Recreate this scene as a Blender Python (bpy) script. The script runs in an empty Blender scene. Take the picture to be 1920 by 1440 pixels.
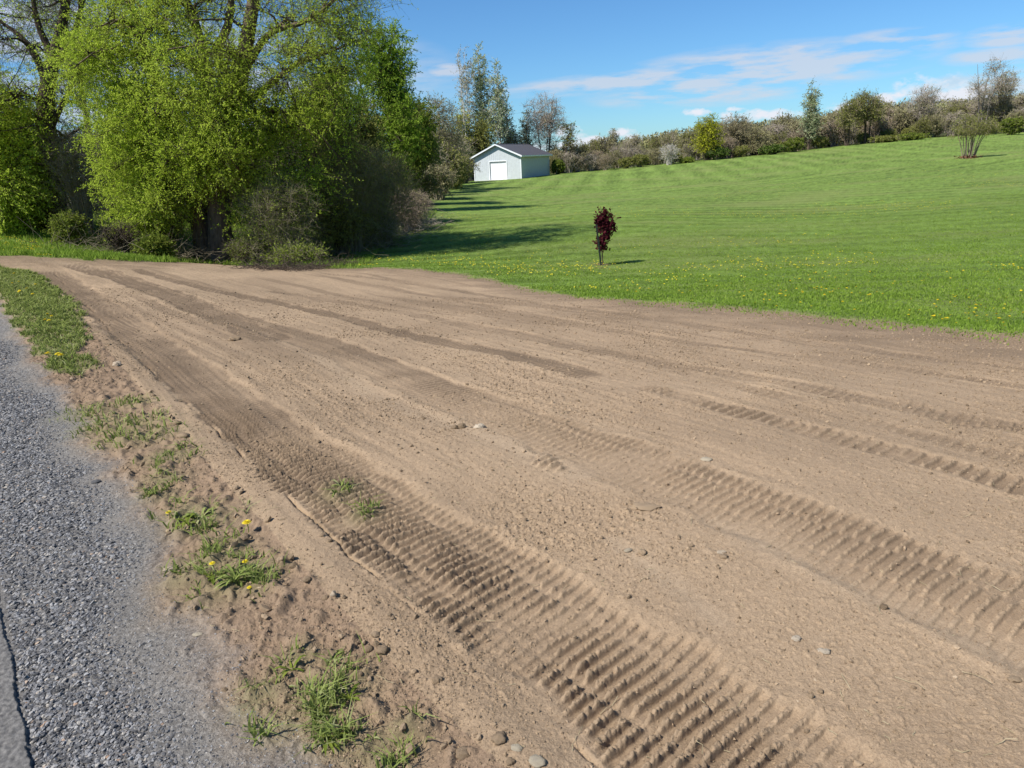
import bpy, math
import numpy as np
from mathutils import Matrix
scene = bpy.context.scene
col = scene.collection
rad = math.radians

# ------------------------------------------------------------------ camera, sky, sun, exposure
F = 1331.0
PITCH, ROLL, EYE = rad(17.45), rad(-2.8), 1.6
CAMROT = Matrix.Rotation(math.pi/2 - PITCH, 3, 'X') @ Matrix.Rotation(ROLL, 3, 'Z')
cd = bpy.data.cameras.new('camera'); cam = bpy.data.objects.new('camera', cd); col.objects.link(cam)
cam.matrix_world = Matrix.Translation((0, 0, EYE)) @ CAMROT.to_4x4()
cd.sensor_width = 36; cd.lens = 36*F/1920; cd.clip_start = 0.05; cd.clip_end = 12000
scene.camera = cam
CM = np.array(CAMROT)

SUN_DIR = np.array([-0.85, -0.52, 0.0]); SUN_DIR /= np.linalg.norm(SUN_DIR)
SUN_EL = rad(49)
SUN_DIR = SUN_DIR*math.cos(SUN_EL) + np.array([0, 0, math.sin(SUN_EL)])
sl = bpy.data.lights.new('sun', 'SUN'); sl.energy = 5.0; sl.angle = rad(0.5); sl.color = (1.0, 0.955, 0.89)
so = bpy.data.objects.new('sun', sl); col.objects.link(so)
from mathutils import Vector
so.rotation_euler = Vector(SUN_DIR).to_track_quat('Z', 'Y').to_euler()
so.location = (-20, -12, 40)

scene.view_settings.view_transform = 'Standard'; scene.view_settings.look = 'None'
scene.view_settings.exposure = 0.43; scene.view_settings.gamma = 1.0
scene.cycles.max_bounces = 6; scene.cycles.transparent_max_bounces = 6

def pdir(px, py):
    v = np.stack([(np.asarray(px, float)-960)/F, -(np.asarray(py, float)-720)/F, -np.ones_like(np.asarray(px, float))], -1)
    return v @ CM.T
def at(px, py, Y):
    d = pdir(px, py); return np.array([0, 0, EYE]) + d*(Y/d[1])

world = bpy.data.worlds.new('World'); scene.world = world; world.use_nodes = True
nt = world.node_tree; nt.nodes.clear()
def N(t, **k):
    n = nt.nodes.new(t)
    for a, b in k.items(): setattr(n, a, b)
    return n
def L(a, b): nt.links.new(a, b)
def mth(op, a, b=None, clamp=False):
    n = N('ShaderNodeMath', operation=op, use_clamp=clamp)
    for i, v in enumerate((a, b)):
        if v is None: continue
        if isinstance(v, (int, float)): n.inputs[i].default_value = v
        else: L(v, n.inputs[i])
    return n.outputs[0]
sky = N('ShaderNodeTexSky'); sky.sky_type = 'NISHITA'; sky.sun_disc = False
sky.sun_elevation = SUN_EL; sky.sun_rotation = math.atan2(SUN_DIR[0], SUN_DIR[1])
sky.altitude = 300; sky.air_density = 1.0; sky.dust_density = 0.25; sky.ozone_density = 2.2
tc = N('ShaderNodeTexCoord'); V = tc.outputs['Generated']
# cloud layers: soft patches of noise round given directions of the sky
mp = N('ShaderNodeMapping'); mp.inputs['Scale'].default_value = (12, 12, 70); L(V, mp.inputs['Vector'])
nz = N('ShaderNodeTexNoise'); nz.inputs['Scale'].default_value = 1.0; nz.inputs['Detail'].default_value = 7; nz.inputs['Roughness'].default_value = .58
L(mp.outputs[0], nz.inputs['Vector'])
mp2 = N('ShaderNodeMapping'); mp2.inputs['Scale'].default_value = (34, 34, 60); L(V, mp2.inputs['Vector'])
nz2 = N('ShaderNodeTexNoise'); nz2.inputs['Scale'].default_value = 1.0; nz2.inputs['Detail'].default_value = 6; nz2.inputs['Roughness'].default_value = .6
L(mp2.outputs[0], nz2.inputs['Vector'])
def patch(px, py, ax, ay, tilt=0.0):
    c = pdir(px, py); c = c/np.linalg.norm(c)
    r = pdir(px+100, py-100*math.tan(rad(tilt))); r = r/np.linalg.norm(r); r = r - c*np.dot(r, c); r /= np.linalg.norm(r)
    u = np.cross(r, c)
    outs = []
    for vec, s in ((r, ax/F), (u, ay/F)):
        n = N('ShaderNodeVectorMath', operation='DOT_PRODUCT'); L(V, n.inputs[0]); n.inputs[1].default_value = tuple(vec/s)
        outs.append(mth('POWER', mth('ABSOLUTE', n.outputs['Value']), 2.0))
    n = N('ShaderNodeVectorMath', operation='DOT_PRODUCT'); L(V, n.inputs[0]); n.inputs[1].default_value = tuple(c)
    front = mth('GREATER_THAN', n.outputs['Value'], 0.0)
    return mth('MULTIPLY', mth('SUBTRACT', 1.0, mth('ADD', outs[0], outs[1]), clamp=True), front)
def total(ps):
    t = ps[0]
    for q in ps[1:]: t = mth('MAXIMUM', t, q)
    return t
# thin stratus sheets (grey-white, half transparent)
wisp = total([patch(1680, 80, 100, 22, 3), patch(1885, 66, 60, 18, 6), patch(838, 132, 40, 13, 2), patch(1494, 97, 26, 14, 0), patch(1450, 140, 200, 34, 8), patch(1430, 128, 270, 42, 5), patch(1180, 152, 260, 20, 5), patch(1330, 170, 230, 28, 4), patch(1300, 262, 420, 16, 4), patch(1880, 105, 90, 14, 4),
              patch(1870, 170, 120, 34, 3), patch(300, 150, 500, 120, 0), patch(60, 40, 200, 90, 0)])
wm = mth('MULTIPLY', wisp, mth('MULTIPLY', mth('SUBTRACT', nz.outputs['Fac'], 0.39, clamp=True), 7.0), clamp=True)
wm = mth('MULTIPLY', wm, 0.72)
# small white cumulus heads
puff = total([
              patch(1734, 172, 58, 34, 10), patch(1800, 182, 66, 30, 0), patch(1655, 186, 38, 14, 0), patch(1600, 200, 60, 14, 4), patch(1382, 222, 42, 16, 0), patch(1305, 210, 30, 9, 0),
              patch(1068, 250, 40, 22, 0), patch(1168, 250, 34, 14, 0), patch(1100, 268, 110, 14, 3), patch(1440, 215, 70, 12, 0), patch(1380, 205, 20, 6, 0)])
pm = mth('MULTIPLY', mth('SUBTRACT', mth('ADD', puff, mth('MULTIPLY', nz2.outputs['Fac'], 3.4)), 2.05, clamp=True), 1.5, clamp=True)
pm = mth('MULTIPLY', pm, mth('MULTIPLY', puff, 3.0, clamp=True))
tint = N('ShaderNodeMix', data_type='RGBA', blend_type='MULTIPLY'); tint.inputs['Factor'].default_value = 1.0
L(sky.outputs[0], tint.inputs['A']); tint.inputs['B'].default_value = (0.50, 0.83, 1.13, 1)
m1 = N('ShaderNodeMix', data_type='RGBA'); L(wm, m1.inputs['Factor']); L(tint.outputs['Result'], m1.inputs['A']); m1.inputs['B'].default_value = (5.6, 5.9, 6.6, 1)
m2 = N('ShaderNodeMix', data_type='RGBA'); L(pm, m2.inputs['Factor']); L(m1.outputs['Result'], m2.inputs['A']); m2.inputs['B'].default_value = (6.9, 7.2, 7.9, 1)
bg = N('ShaderNodeBackground'); bg.inputs['Strength'].default_value = 0.088; L(m2.outputs['Result'], bg.inputs['Color'])
wo = N('ShaderNodeOutputWorld'); L(bg.outputs[0], wo.inputs['Surface'])

# ------------------------------------------------------------------ numeric helpers
PERM = np.random.RandomState(5).permutation(512)
ANG = np.random.RandomState(6).rand(512)*2*np.pi
GX, GY = np.cos(ANG), np.sin(ANG)
def perlin(x, y, seed=0):
    x = np.asarray(x, float)+seed*17.31; y = np.asarray(y, float)+seed*9.77
    xi = np.floor(x).astype(np.int64); yi = np.floor(y).astype(np.int64); xf = x-xi; yf = y-yi
    u = xf*xf*xf*(xf*(xf*6-15)+10); v = yf*yf*yf*(yf*(yf*6-15)+10)
    def g(ix, iy, fx, fy):
        h = PERM[(PERM[ix & 511]+iy) & 511]
        return GX[h]*fx+GY[h]*fy
    a = g(xi, yi, xf, yf); b = g(xi+1, yi, xf-1, yf); c = g(xi, yi+1, xf, yf-1); d = g(xi+1, yi+1, xf-1, yf-1)
    return ((a*(1-u)+b*u)*(1-v)+(c*(1-u)+d*u)*v)*1.5
def fbm(x, y, o=4, seed=0, gain=.5):
    s = 0; a = 1; t = 0
    for i in range(o):
        s = s+a*perlin(x*2**i, y*2**i, seed+i*3); t += a; a *= gain
    return s/t
def sst(a, b, x):
    t = np.clip((x-a)/(b-a), 0, 1); return t*t*(3-2*t)

def new_mesh(name, verts, faces, mat, parent=None, attrs=None, smooth=False, sizes=None):
    """faces: (M,k) index array, or flat loop array with per-face sizes"""
    me = bpy.data.meshes.new(name)
    verts = np.asarray(verts, np.float32)
    me.vertices.add(len(verts)); me.vertices.foreach_set('co', verts.ravel())
    if sizes is None:
        faces = np.asarray(faces); k = faces.shape[1]; sizes = np.full(len(faces), k); fl = faces.ravel()
    else: fl = np.asarray(faces)
    me.loops.add(len(fl)); me.loops.foreach_set('vertex_index', fl.astype(np.int32))
    me.polygons.add(len(sizes))
    st = np.concatenate([[0], np.cumsum(sizes)[:-1]]).astype(np.int32)
    me.polygons.foreach_set('loop_start', st)
    me.polygons.foreach_set('use_smooth', np.full(len(sizes), bool(smooth)))
    for k, v in (attrs or {}).items():
        if v.ndim == 1:
            at_ = me.attributes.new(k, 'FLOAT', 'POINT'); at_.data.foreach_set('value', v.astype(np.float32))
        else:
            at_ = me.attributes.new(k, 'FLOAT_COLOR', 'POINT')
            c = np.ones((len(verts), 4), np.float32); c[:, :3] = v; at_.data.foreach_set('color', c.ravel())
    me.update(calc_edges=True)
    if mat is not None:
        for m_ in (mat if isinstance(mat, (list, tuple)) else [mat]): me.materials.append(m_)
    o = bpy.data.objects.new(name, me); col.objects.link(o)
    if parent is not None: o.parent = parent
    return o
def tag(o, label=None, cat=None, group=None, kind=None):
    if label: o['label'] = label
    if cat: o['category'] = cat
    if group: o['group'] = group
    if kind: o['kind'] = kind
    return o
def empty(name, loc, rz=0.0):
    o = bpy.data.objects.new(name, None); o.empty_display_size = .3; o.location = tuple(loc); o.rotation_euler = (0, 0, rz); col.objects.link(o); return o

class MB:
    """collects polygons for one mesh"""
    def __init__(s): s.v = []; s.f = []; s.z = []; s.n = 0; s.a = []
    def add(s, v, f, a=None):
        v = np.asarray(v, float).reshape(-1, 3); f = np.asarray(f)
        s.v.append(v); s.f.append((f+s.n).ravel()); s.z.append(np.full(len(f), f.shape[1])); s.n += len(v)
        s.a.append(np.zeros(len(v)) if a is None else a)
    def box(s, lo, hi):
        x0, y0, z0 = lo; x1, y1, z1 = hi
        v = [(x0, y0, z0), (x1, y0, z0), (x1, y1, z0), (x0, y1, z0), (x0, y0, z1), (x1, y0, z1), (x1, y1, z1), (x0, y1, z1)]
        s.add(v, [(0, 3, 2, 1), (4, 5, 6, 7), (0, 1, 5, 4), (1, 2, 6, 5), (2, 3, 7, 6), (3, 0, 4, 7)])
    def build(s, name, mat, parent=None, smooth=False):
        return new_mesh(name, np.concatenate(s.v), np.concatenate(s.f), mat, parent, {'v': np.concatenate(s.a)}, smooth, np.concatenate(s.z))

# ------------------------------------------------------------------ materials
def material(name, rough=.9, spec=.2):
    m = bpy.data.materials.new(name); m.use_nodes = True
    b = m.node_tree.nodes['Principled BSDF']; b.inputs['Roughness'].default_value = rough; b.inputs['Specular IOR Level'].default_value = spec
    return m, m.node_tree, b
def ramp(t, fac, stops):
    r = t.nodes.new('ShaderNodeValToRGB'); e = r.color_ramp.elements
    while len(e) < len(stops): e.new(.5)
    for q, (p, c) in zip(e, stops): q.position = p; q.color = (*c, 1)
    t.links.new(fac, r.inputs[0]); return r.outputs[0]
def noise(t, scale, det=4, rough=.6, vec=None, stretch=None):
    n = t.nodes.new('ShaderNodeTexNoise'); n.inputs['Scale'].default_value = scale; n.inputs['Detail'].default_value = det; n.inputs['Roughness'].default_value = rough
    if vec is None:
        tcn = t.nodes.new('ShaderNodeTexCoord'); vec = tcn.outputs['Object']
    if stretch:
        mp_ = t.nodes.new('ShaderNodeMapping'); mp_.inputs['Scale'].default_value = stretch; t.links.new(vec, mp_.inputs[0]); vec = mp_.outputs[0]
    t.links.new(vec, n.inputs['Vector']); return n.outputs['Fac']
def bump(t, b, h, dist, strength=1.0):
    n = t.nodes.new('ShaderNodeBump'); n.inputs['Distance'].default_value = dist; n.inputs['Strength'].default_value = strength
    t.links.new(h, n.inputs['Height']); t.links.new(n.outputs[0], b.inputs['Normal'])
def attr(t, name, out='Fac'):
    n = t.nodes.new('ShaderNodeAttribute'); n.attribute_name = name; return n.outputs[out]
def ground_mat(name, bscale, bdist, rough=.95, var=.35, spec=.1):
    """colour from the 'col' attribute (soil, grass or stone colour), fine grain from noise"""
    m, t, b = material(name, rough, spec)
    n = noise(t, bscale, 5, .7)
    g = ramp(t, n, [(.25, (1-var,)*3), (.75, (1+var*.8,)*3)])
    mx = t.nodes.new('ShaderNodeMix'); mx.data_type = 'RGBA'; mx.blend_type = 'MULTIPLY'; mx.inputs['Factor'].default_value = 1
    t.links.new(attr(t, 'col', 'Color'), mx.inputs['A']); t.links.new(g, mx.inputs['B'])
    t.links.new(mx.outputs['Result'], b.inputs['Base Color'])
    bump(t, b, n, bdist)
    return m
def leaf_mat(name, c0, c1, c2=None, transl=.35):
    m = bpy.data.materials.new(name); m.use_nodes = True; t = m.node_tree; t.nodes.clear()
    stops = [(0, c0), (1, c1)] if c2 is None else [(0, c0), (.55, c1), (1, c2)]
    c = ramp(t, attr(t, 'v'), stops)
    d = t.nodes.new('ShaderNodeBsdfDiffuse'); tr = t.nodes.new('ShaderNodeBsdfTranslucent'); mx = t.nodes.new('ShaderNodeMixShader'); o = t.nodes.new('ShaderNodeOutputMaterial')
    mx.inputs[0].default_value = transl
    t.links.new(c, d.inputs['Color']); t.links.new(c, tr.inputs['Color']); t.links.new(d.outputs[0], mx.inputs[1]); t.links.new(tr.outputs[0], mx.inputs[2]); t.links.new(mx.outputs[0], o.inputs['Surface'])
    return m
def bark_mat(name, c0, c1, sc=14):
    m, t, b = material(name, .95, .1)
    n = noise(t, sc, 5, .7, stretch=(1, 1, .25))
    t.links.new(ramp(t, n, [(.3, c0), (.7, c1)]), b.inputs['Base Color']); bump(t, b, n, .03)
    return m

# ------------------------------------------------------------------ terrain
def W2(x, y): y = np.maximum(y, -8); return np.stack([12*x/(y+14), 12*np.log(y+14)], -1)
cps = []
def cz(x, y, z): cps.append((x, y, z))
def cpx(px, py, Y): cps.append(tuple(at(px, py, Y)))
for x, y in [(0, 0), (-2, 0), (2, 0), (0, 2), (-1.5, 2), (1.2, 2), (-2, 3), (-3, 4), (-6, 8), (-8, 10), (-10, 12.5), (-5, 5), (-14, 19), (-9, 3), (-20, 12), (-30, 30), (-5, -5), (5, -5), (0, 3.4), (-1, 3.5), (-24, 34), (-40, 60)]: cz(x, y, 0.0)
cz(4, 3, -.12); cz(2.5, 5, -.18); cz(0, 6, -.17); cz(-3.5, 8, -.15); cz(9, 3, -.3)
for q in [(1920, 625, 8.2), (1500, 590, 9.6), (1200, 560, 11.6), (1000, 545, 14), (800, 505, 18), (640, 503, 19), (1127, 498, 20), (400, 488, 24), (520, 500, 21), (1920, 560, 11), (1920, 480, 17),
          (1500, 480, 20), (1920, 400, 27), (1500, 400, 35), (1100, 420, 31), (1400, 330, 80), (1700, 340, 50),
          (978, 335, 106), (890, 340, 110), (900, 370, 65), (1040, 327, 118), (1180, 317, 121), (1280, 305, 125), (1440, 290, 130), (1600, 270, 140), (1780, 258, 130), (1920, 251, 130), (1815, 297, 74),
          (1920, 283, 80), (1500, 300, 100), (200, 486, 18), (60, 420, 29), (240, 484, 20)]: cpx(*q)
cz(-11, 16, -.12); cz(-20, 30, -.45); cz(-60, 120, -1); cz(-60, 60, -1); cz(40, 20, -1.0); cz(60, 60, 0); cz(14, 8, -.7); cz(110, 60, 1.5)
for x, y, z in [(-200, 300, -1), (0, 300, -1), (90, 300, 1), (180, 300, 7), (250, 300, 11), (330, 260, 13), (-400, 700, 0), (0, 700, 0), (300, 700, 18), (600, 700, 26), (30, 200, -1), (80, 200, .5), (120, 200, 3.5), (160, 200, 5.5), (200, 150, 5)]: cz(x, y, z)
cps = np.array(cps); CW = W2(cps[:, 0], cps[:, 1])
def _phi(d2): return np.sqrt(d2+1.2)
_A = _phi(((CW[:, None]-CW[None])**2).sum(-1))
_n = len(CW); _K = np.zeros((_n+3, _n+3)); _K[:_n, :_n] = _A - np.eye(_n)*0.02
_P = np.c_[np.ones(_n), CW]; _K[:_n, _n:] = _P; _K[_n:, :_n] = _P.T
_w = np.linalg.solve(_K, np.r_[cps[:, 2], 0, 0, 0])
def zb(x, y):
    x = np.asarray(x, float); y = np.asarray(y, float); sh = x.shape
    W = W2(x.ravel(), y.ravel()); out = _w[_n]+_w[_n+1]*W[:, 0]+_w[_n+2]*W[:, 1]
    for i in range(_n): out += _w[i]*_phi((W[:, 0]-CW[i, 0])**2+(W[:, 1]-CW[i, 1])**2)
    # keep ground level behind the viewer
    return out.reshape(sh)
_Ys = np.exp(np.linspace(np.log(1.0), np.log(500), 700))
def gnd(px, py):
    """first point where the ray of a photo pixel meets the ground"""
    px = np.atleast_1d(np.asarray(px, float)); py = np.atleast_1d(np.asarray(py, float))
    d = pdir(px, py); d = d/d[:, 1:2]
    X = d[:, :1]*_Ys; Z = EYE+d[:, 2:]*_Ys; Yg = np.broadcast_to(_Ys, X.shape)
    g = zb(X, Yg); below = Z < g
    i = np.where(below.any(1), below.argmax(1), len(_Ys)-1); i0 = np.maximum(i-1, 0); k = np.arange(len(px))
    a = Z[k, i0]-g[k, i0]; b = Z[k, i]-g[k, i]; t = np.clip(a/(a-b+1e-9), 0, 1)
    y = _Ys[i0]*(1-t)+_Ys[i]*t; x = d[:, 0]*y
    return np.stack([x, y, zb(x, y)], -1)
def G(pts): p = np.array(pts, float); return gnd(p[:, 0], p[:, 1])

# lateral / along coordinates of the road edge (pavement edge line)
E0, E1 = gnd(54, 1436)[0], gnd(2, 1132)[0]
ROADD = np.array([-.609, .793]); ROADD /= np.linalg.norm(ROADD)
RN = np.array([ROADD[1], -ROADD[0]])
def la(x, y):
    dx = x-E0[0]; dy = y-E0[1]; return dx*RN[0]+dy*RN[1], dx*ROADD[0]+dy*ROADD[1]
_gb = G([(560, 1438), (430, 1300), (395, 1200), (335, 1100), (300, 980), (240, 900), (190, 850), (150, 770), (90, 710), (50, 650), (2, 560)])
_gl, _ga = la(_gb[:, 0], _gb[:, 1]); _o = np.argsort(_ga)
def gravel_edge(a): return np.interp(a, _ga[_o], _gl[_o])
_db = G([(6, 480), (100, 483), (200, 489), (300, 493), (400, 494), (520, 501), (640, 503), (700, 502), (800, 506), (900, 521), (1000, 545), (1100, 558), (1200, 566), (1300, 572), (1400, 581), (1500, 590), (1600, 600), (1700, 609), (1800, 619), (1919, 629)])
_dth = _db[:, 0]/_db[:, 1]; _do = np.argsort(_dth)
def lawn_edge(x, y): return np.interp(x/np.maximum(y, .3), _dth[_do], _db[_do, 1])
_vb = G([(150, 592), (100, 535), (60, 500), (8, 497)])
# thicket floor: left of this line (x as function of y)
_tb = G([(640, 503), (690, 470), (790, 425), (805, 400), (812, 372), (815, 350), (872, 342), (886, 339)])
def thicket_x(y): return np.interp(y, np.r_[_tb[:, 1], 130], np.r_[_tb[:, 0], 3])
BLOBS = np.array([(*gnd(px, py)[0][:2], r) for px, py, r in [
    (380, 975, .16), (345, 962, .12), (430, 1090, .17), (390, 1060, .14), (465, 1080, .13), (420, 1035, .13), (480, 1100, .08), (350, 1090, .09),
    (245, 800, .22), (275, 820, .2), (200, 800, .2), (225, 825, .15), (315, 860, .15), (310, 900, .12), (300, 930, .1), (170, 775, .2),
    (640, 925, .10), (685, 965, .08), (560, 1240, .07), (640, 1290, .11), (600, 1330, .12), (570, 1300, .08), (490, 1310, .09), (530, 1360, .08), (700, 1410, .12), (650, 1390, .09), (750, 1380, .08), (625, 1240, .05),
    (470, 1330, .06), (610, 1385, .06), (160, 690, .12), (250, 760, .15)]])
VPOLY = [(0, 500), (70, 512), (130, 560), (155, 600), (150, 650), (150, 700), (140, 720), (110, 700), (75, 670), (50, 630), (25, 590), (0, 552)]
VP = np.array(VPOLY, float)
def project(x, y, z):
    P = np.stack([x, y, z-EYE], -1) @ CM
    return 960-F*P[..., 0]/P[..., 2], 720+F*P[..., 1]/P[..., 2]
_vg = G([(1, 502), (70, 514), (130, 562), (155, 600), (160, 650), (150, 712), (110, 702), (75, 672), (50, 632), (25, 592), (1, 553)])[:, :2]
_vg = np.vstack([[(-40, 50)], _vg, [(-60, 62)]])
def in_poly(x, y, P):
    c = np.zeros(x.shape, bool); j = len(P)-1
    for i in range(len(P)):
        xi, yi = P[i]; xj, yj = P[j]
        c ^= ((yi > y) != (yj > y)) & (x < (xj-xi)*(y-yi)/(yj-yi+1e-12)+xi); j = i
    return c
def grass_patch(x, y):
    """0..1 how much grass grows on the verge at x, y"""
    n = fbm(x*3, y*3, 3, 11)
    w = in_poly(x+.12*n, y+.25*n, _vg).astype(float)
    for bx, by, r in BLOBS:
        w = np.maximum(w, np.exp(-((x-bx)**2+(y-by)**2)/(r*r)) * 1.1)
    return np.clip(w, 0, 1)

# ------------------------------------------------------------------ machine tracks in the soil (traced on the ground)
def smooth_path(P, n=90):
    P = np.asarray(P)[:, :2]; s = np.r_[0, np.cumsum(np.linalg.norm(np.diff(P, axis=0), axis=1))]
    t = np.linspace(0, s[-1], n); Q = np.c_[np.interp(t, s, P[:, 0]), np.interp(t, s, P[:, 1])]
    for _ in range(10): Q[1:-1] = (Q[:-2]+2*Q[1:-1]+Q[2:])/4
    return Q
def ext(P):   # run a path on past the near edge of the picture
    P = np.asarray(P)[:, :2]; d = P[-1]-P[-2]; d /= np.linalg.norm(d); return np.vstack([P, P[-1]+d*2.5])
def lat_along(Q, x, y):
    best = np.full(x.shape, 1e9); sd = np.zeros(x.shape); al = np.zeros(x.shape)
    s = np.r_[0, np.cumsum(np.linalg.norm(np.diff(Q, axis=0), axis=1))]
    for i in range(len(Q)-1):
        a = Q[i]; d = Q[i+1]-a; l = np.linalg.norm(d); d = d/l
        t = (x-a[0])*d[0]+(y-a[1])*d[1]
        tc_ = np.clip(t, 0 if i else -.2, l); rx = x-a[0]-d[0]*tc_; ry = y-a[1]-d[1]*tc_
        D = np.hypot(rx, ry); m = D < best
        best = np.where(m, D, best); sd = np.where(m, (y-a[1])*d[0]-(x-a[0])*d[1], sd); al = np.where(m, s[i]+t, al)
    return sd, al, best
# (pixel path, width, pitch, lug height, sink, soil darkness, near end open)
TRACKS = [
    ([(92, 503), (130, 532), (188, 575), (343, 686), (496, 806), (643, 917), (812, 1036), (982, 1132), (1140, 1217), (1355, 1374)], .55, .052, .029, .016, .72, True),
    ([(160, 497), (300, 543), (400, 583), (483, 607), (600, 640), (750, 705), (833, 735), (933, 773), (1040, 815), (1170, 860), (1300, 910), (1450, 970), (1600, 1030), (1750, 1095), (1915, 1165)], .54, .056, .020, .010, .5, True),
    ([(233, 500), (333, 527), (433, 550), (533, 570), (600, 583), (700, 610), (800, 633), (900, 653), (1000, 677), (1100, 700), (1132, 708)], .30, .060, .018, .010, .8, False),
    ([(1195, 720), (1250, 735), (1330, 757), (1440, 785), (1560, 815), (1700, 850), (1800, 878), (1915, 908)], .26, .08, .024, .011, .6, True),
    ([(500, 545), (640, 565), (767, 588), (867, 608), (1000, 633), (1133, 660), (1233, 680), (1400, 705), (1600, 745), (1800, 780), (1915, 800)], .30, .08, .014, .008, .55, True),
    ([(700, 532), (850, 560), (967, 583), (1067, 603), (1233, 633), (1500, 668), (1700, 692), (1915, 725)], .26, .08, .014, .008, .5, True),
    ([(600, 512), (760, 530), (900, 550), (1033, 573), (1233, 596), (1500, 640), (1700, 665), (1915, 690)], .3, .08, .012, .008, .6, True),
    ([(985, 850), (1020, 862), (1060, 880), (1110, 900)], .09, .06, .03, .0, .2, False),
    ([(120, 492), (220, 520), (330, 560), (430, 600), (520, 640)], .5, .1, .02, .01, .8, False),
    ([(1250, 690), (1400, 730), (1560, 770), (1760, 820), (1915, 860)], .22, .08, .012, .006, .4, True),
]
STREAKS = [([(440, 600), (600, 672), (700, 740), (800, 775), (960, 838), (1080, 885)], .09),
           ([(1400, 1008), (1560, 1085), (1700, 1140), (1915, 1240)], .07), ([(150, 500), (60, 484)], .2), ([(1280, 1110), (1150, 1010)], .05)]
PRESS = [(230, 640), (310, 720), (400, 805), (500, 895), (600, 985), (700, 1085), (850, 1215), (1000, 1335), (1080, 1400)]
def soil(x, y, sp):
    """height offset and colour of the bare soil; sp = local mesh spacing (m)"""
    h = fbm(x*.9, y*.9, 3, 1)*.035 + fbm(x*5, y*5, 3, 2)*.005
    rough = .45+.55*sst(-.1, .35, fbm(x*.7, y*.7, 3, 21))
    cl = np.maximum(perlin(x*34, y*34, 3)-.36, 0)*.013 + np.maximum(perlin(x*78, y*78, 4)-.22, 0)*.008 + perlin(x*150, y*150, 5)*.0017
    c2 = np.maximum(perlin(x*14, y*14, 8)-.40, 0)*.018
    moist_shade = sst(-.25, .5, fbm(x*.5, y*.5, 4, 31))*.3
    grain = np.ones_like(x); inside_any = np.zeros_like(x)
    th = x/np.maximum(y, .5)
    le_ = lawn_edge(x, y)-y; moist_shade = np.maximum(moist_shade, sst(3.2, 0.1, le_+fbm(x*.8, y*2, 3, 34)*2)*.7)          # darker fresh soil along the far edge
    for k, (px, w, pitch, A, sink, dark, open_) in enumerate(TRACKS):
        P = G(px)[:, :2]
        if open_: P = ext(P)
        Q = smooth_path(P)
        m = (x > Q[:, 0].min()-1) & (x < Q[:, 0].max()+1) & (y > Q[:, 1].min()-1) & (y < Q[:, 1].max()+1)
        if not m.any(): continue
        xs, ys_ = x[m], y[m]; sp_ = sp[m]
        d, s, dist = lat_along(Q, xs, ys_)
        Ls = np.linalg.norm(np.diff(Q, axis=0), axis=1).sum()
        wob = fbm(xs*2, ys_*2, 2, 40+k)*.05
        ad = np.abs(d+wob*.4)
        eb = fbm(xs*3, ys_*3, 3, 70+k)*.09; ins = sst(w/2+.02, w/2-.05, ad+eb)*sst(-.05, 1.3 if k in (0, 1, 2, 8) else .25, s)*sst(Ls+.05, Ls-.3, s)*(dist < w)
        cw = .23 if k else .27; cell = np.floor((d+wob)/cw+.5)
        ph = (s+perlin(xs*3, ys_*3, 50+k)*.010)/pitch + np.sin(cell*2.3+k)*.22 + d*.5
        q = ph-np.floor(ph)
        ridge = sst(0, .07, q)*sst(.47, .30, q)
        fade = 1.0 if k > 1 else .42+.58*sst(w*.45, -w*.15, d*(1 if k == 0 else -1)+wob*2); amp_f = fade
        amp = .28+.72*sst(-.32, .12, fbm(xs*1.8, ys_*1.8, 4, 60+k)+.05)
        gap = 1-.85*sst(cw*.36, cw*.48, np.abs((d+wob)-cell*cw))*(.5+.5*sst(-.2, .3, perlin(xs*5, ys_*5, 75+k)))
        sharp = (1.0 if k == 0 else .8)*np.clip(1.9-sp_*5.2/pitch, 0, 1)
        lug = A*ridge*amp*gap*sharp*fade*(1+.25*perlin(xs*38, ys_*38, 7)+.35*perlin(xs*90, ys_*90, 9))
        berm = np.exp(-((ad-w/2-.03)/.035)**2)*.009*np.maximum(0, .15+1.1*perlin(xs*2.2, ys_*2.2, 85+k)+.5*perlin(xs*9, ys_*9, 80+k))*sst(-.05, .2, s)*sst(Ls+.05, Ls-.2, s)*(dist < w*1.3)
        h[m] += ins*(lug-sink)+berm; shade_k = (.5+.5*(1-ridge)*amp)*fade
        inside_any[m] = np.maximum(inside_any[m], ins)
        # pressed, moist soil stays browner; lug shading is also painted in, more with distance
        moist_shade[m] = np.maximum(moist_shade[m], ins*dark*shade_k*(1.25+1.3*(k == 0)*sst(2.8, 4.8, ys_)+.9*(k in (1, 2, 3, 8))*sst(4, 7, ys_))*(.55+.6*sst(-.35, .35, fbm(xs*1.3, ys_*1.3, 4, 90+k)))*sst(0, 5, ys_+1.5))
        grain[m] *= 1-.7*ins*(1-ridge)*amp
    Q = smooth_path(ext(G(TRACKS[1][0])), 60); d2, s2, _ds = lat_along(Q, x, y); wf = sst(2.0, 5.0, y)
    h += (perlin(d2*13, s2*.35, 45)+.6*perlin(d2*29, s2*.6, 46))*.0045*wf
    strip = sst(.12, .5, perlin(d2*2.1, s2*.13, 47)+.5*perlin(d2*6, s2*.25, 48))*sst(4, 8, y); moist_shade = np.maximum(moist_shade, strip*.55)
    moist_shade = moist_shade+.10*sst(.05, .5, perlin(d2*16, s2*.4, 49))*wf
    light = np.zeros_like(x)
    for px, w in STREAKS:
        Q = smooth_path(G(px)[:, :2], 40); d, s, dist = lat_along(Q, x, y)
        e = np.exp(-(dist/w)**2); light = np.maximum(light, e*.45); grain *= 1-.75*e; h -= .003*e
    Q = smooth_path(ext(G(PRESS)), 80); d, s, dist = lat_along(Q, x, y)
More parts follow.
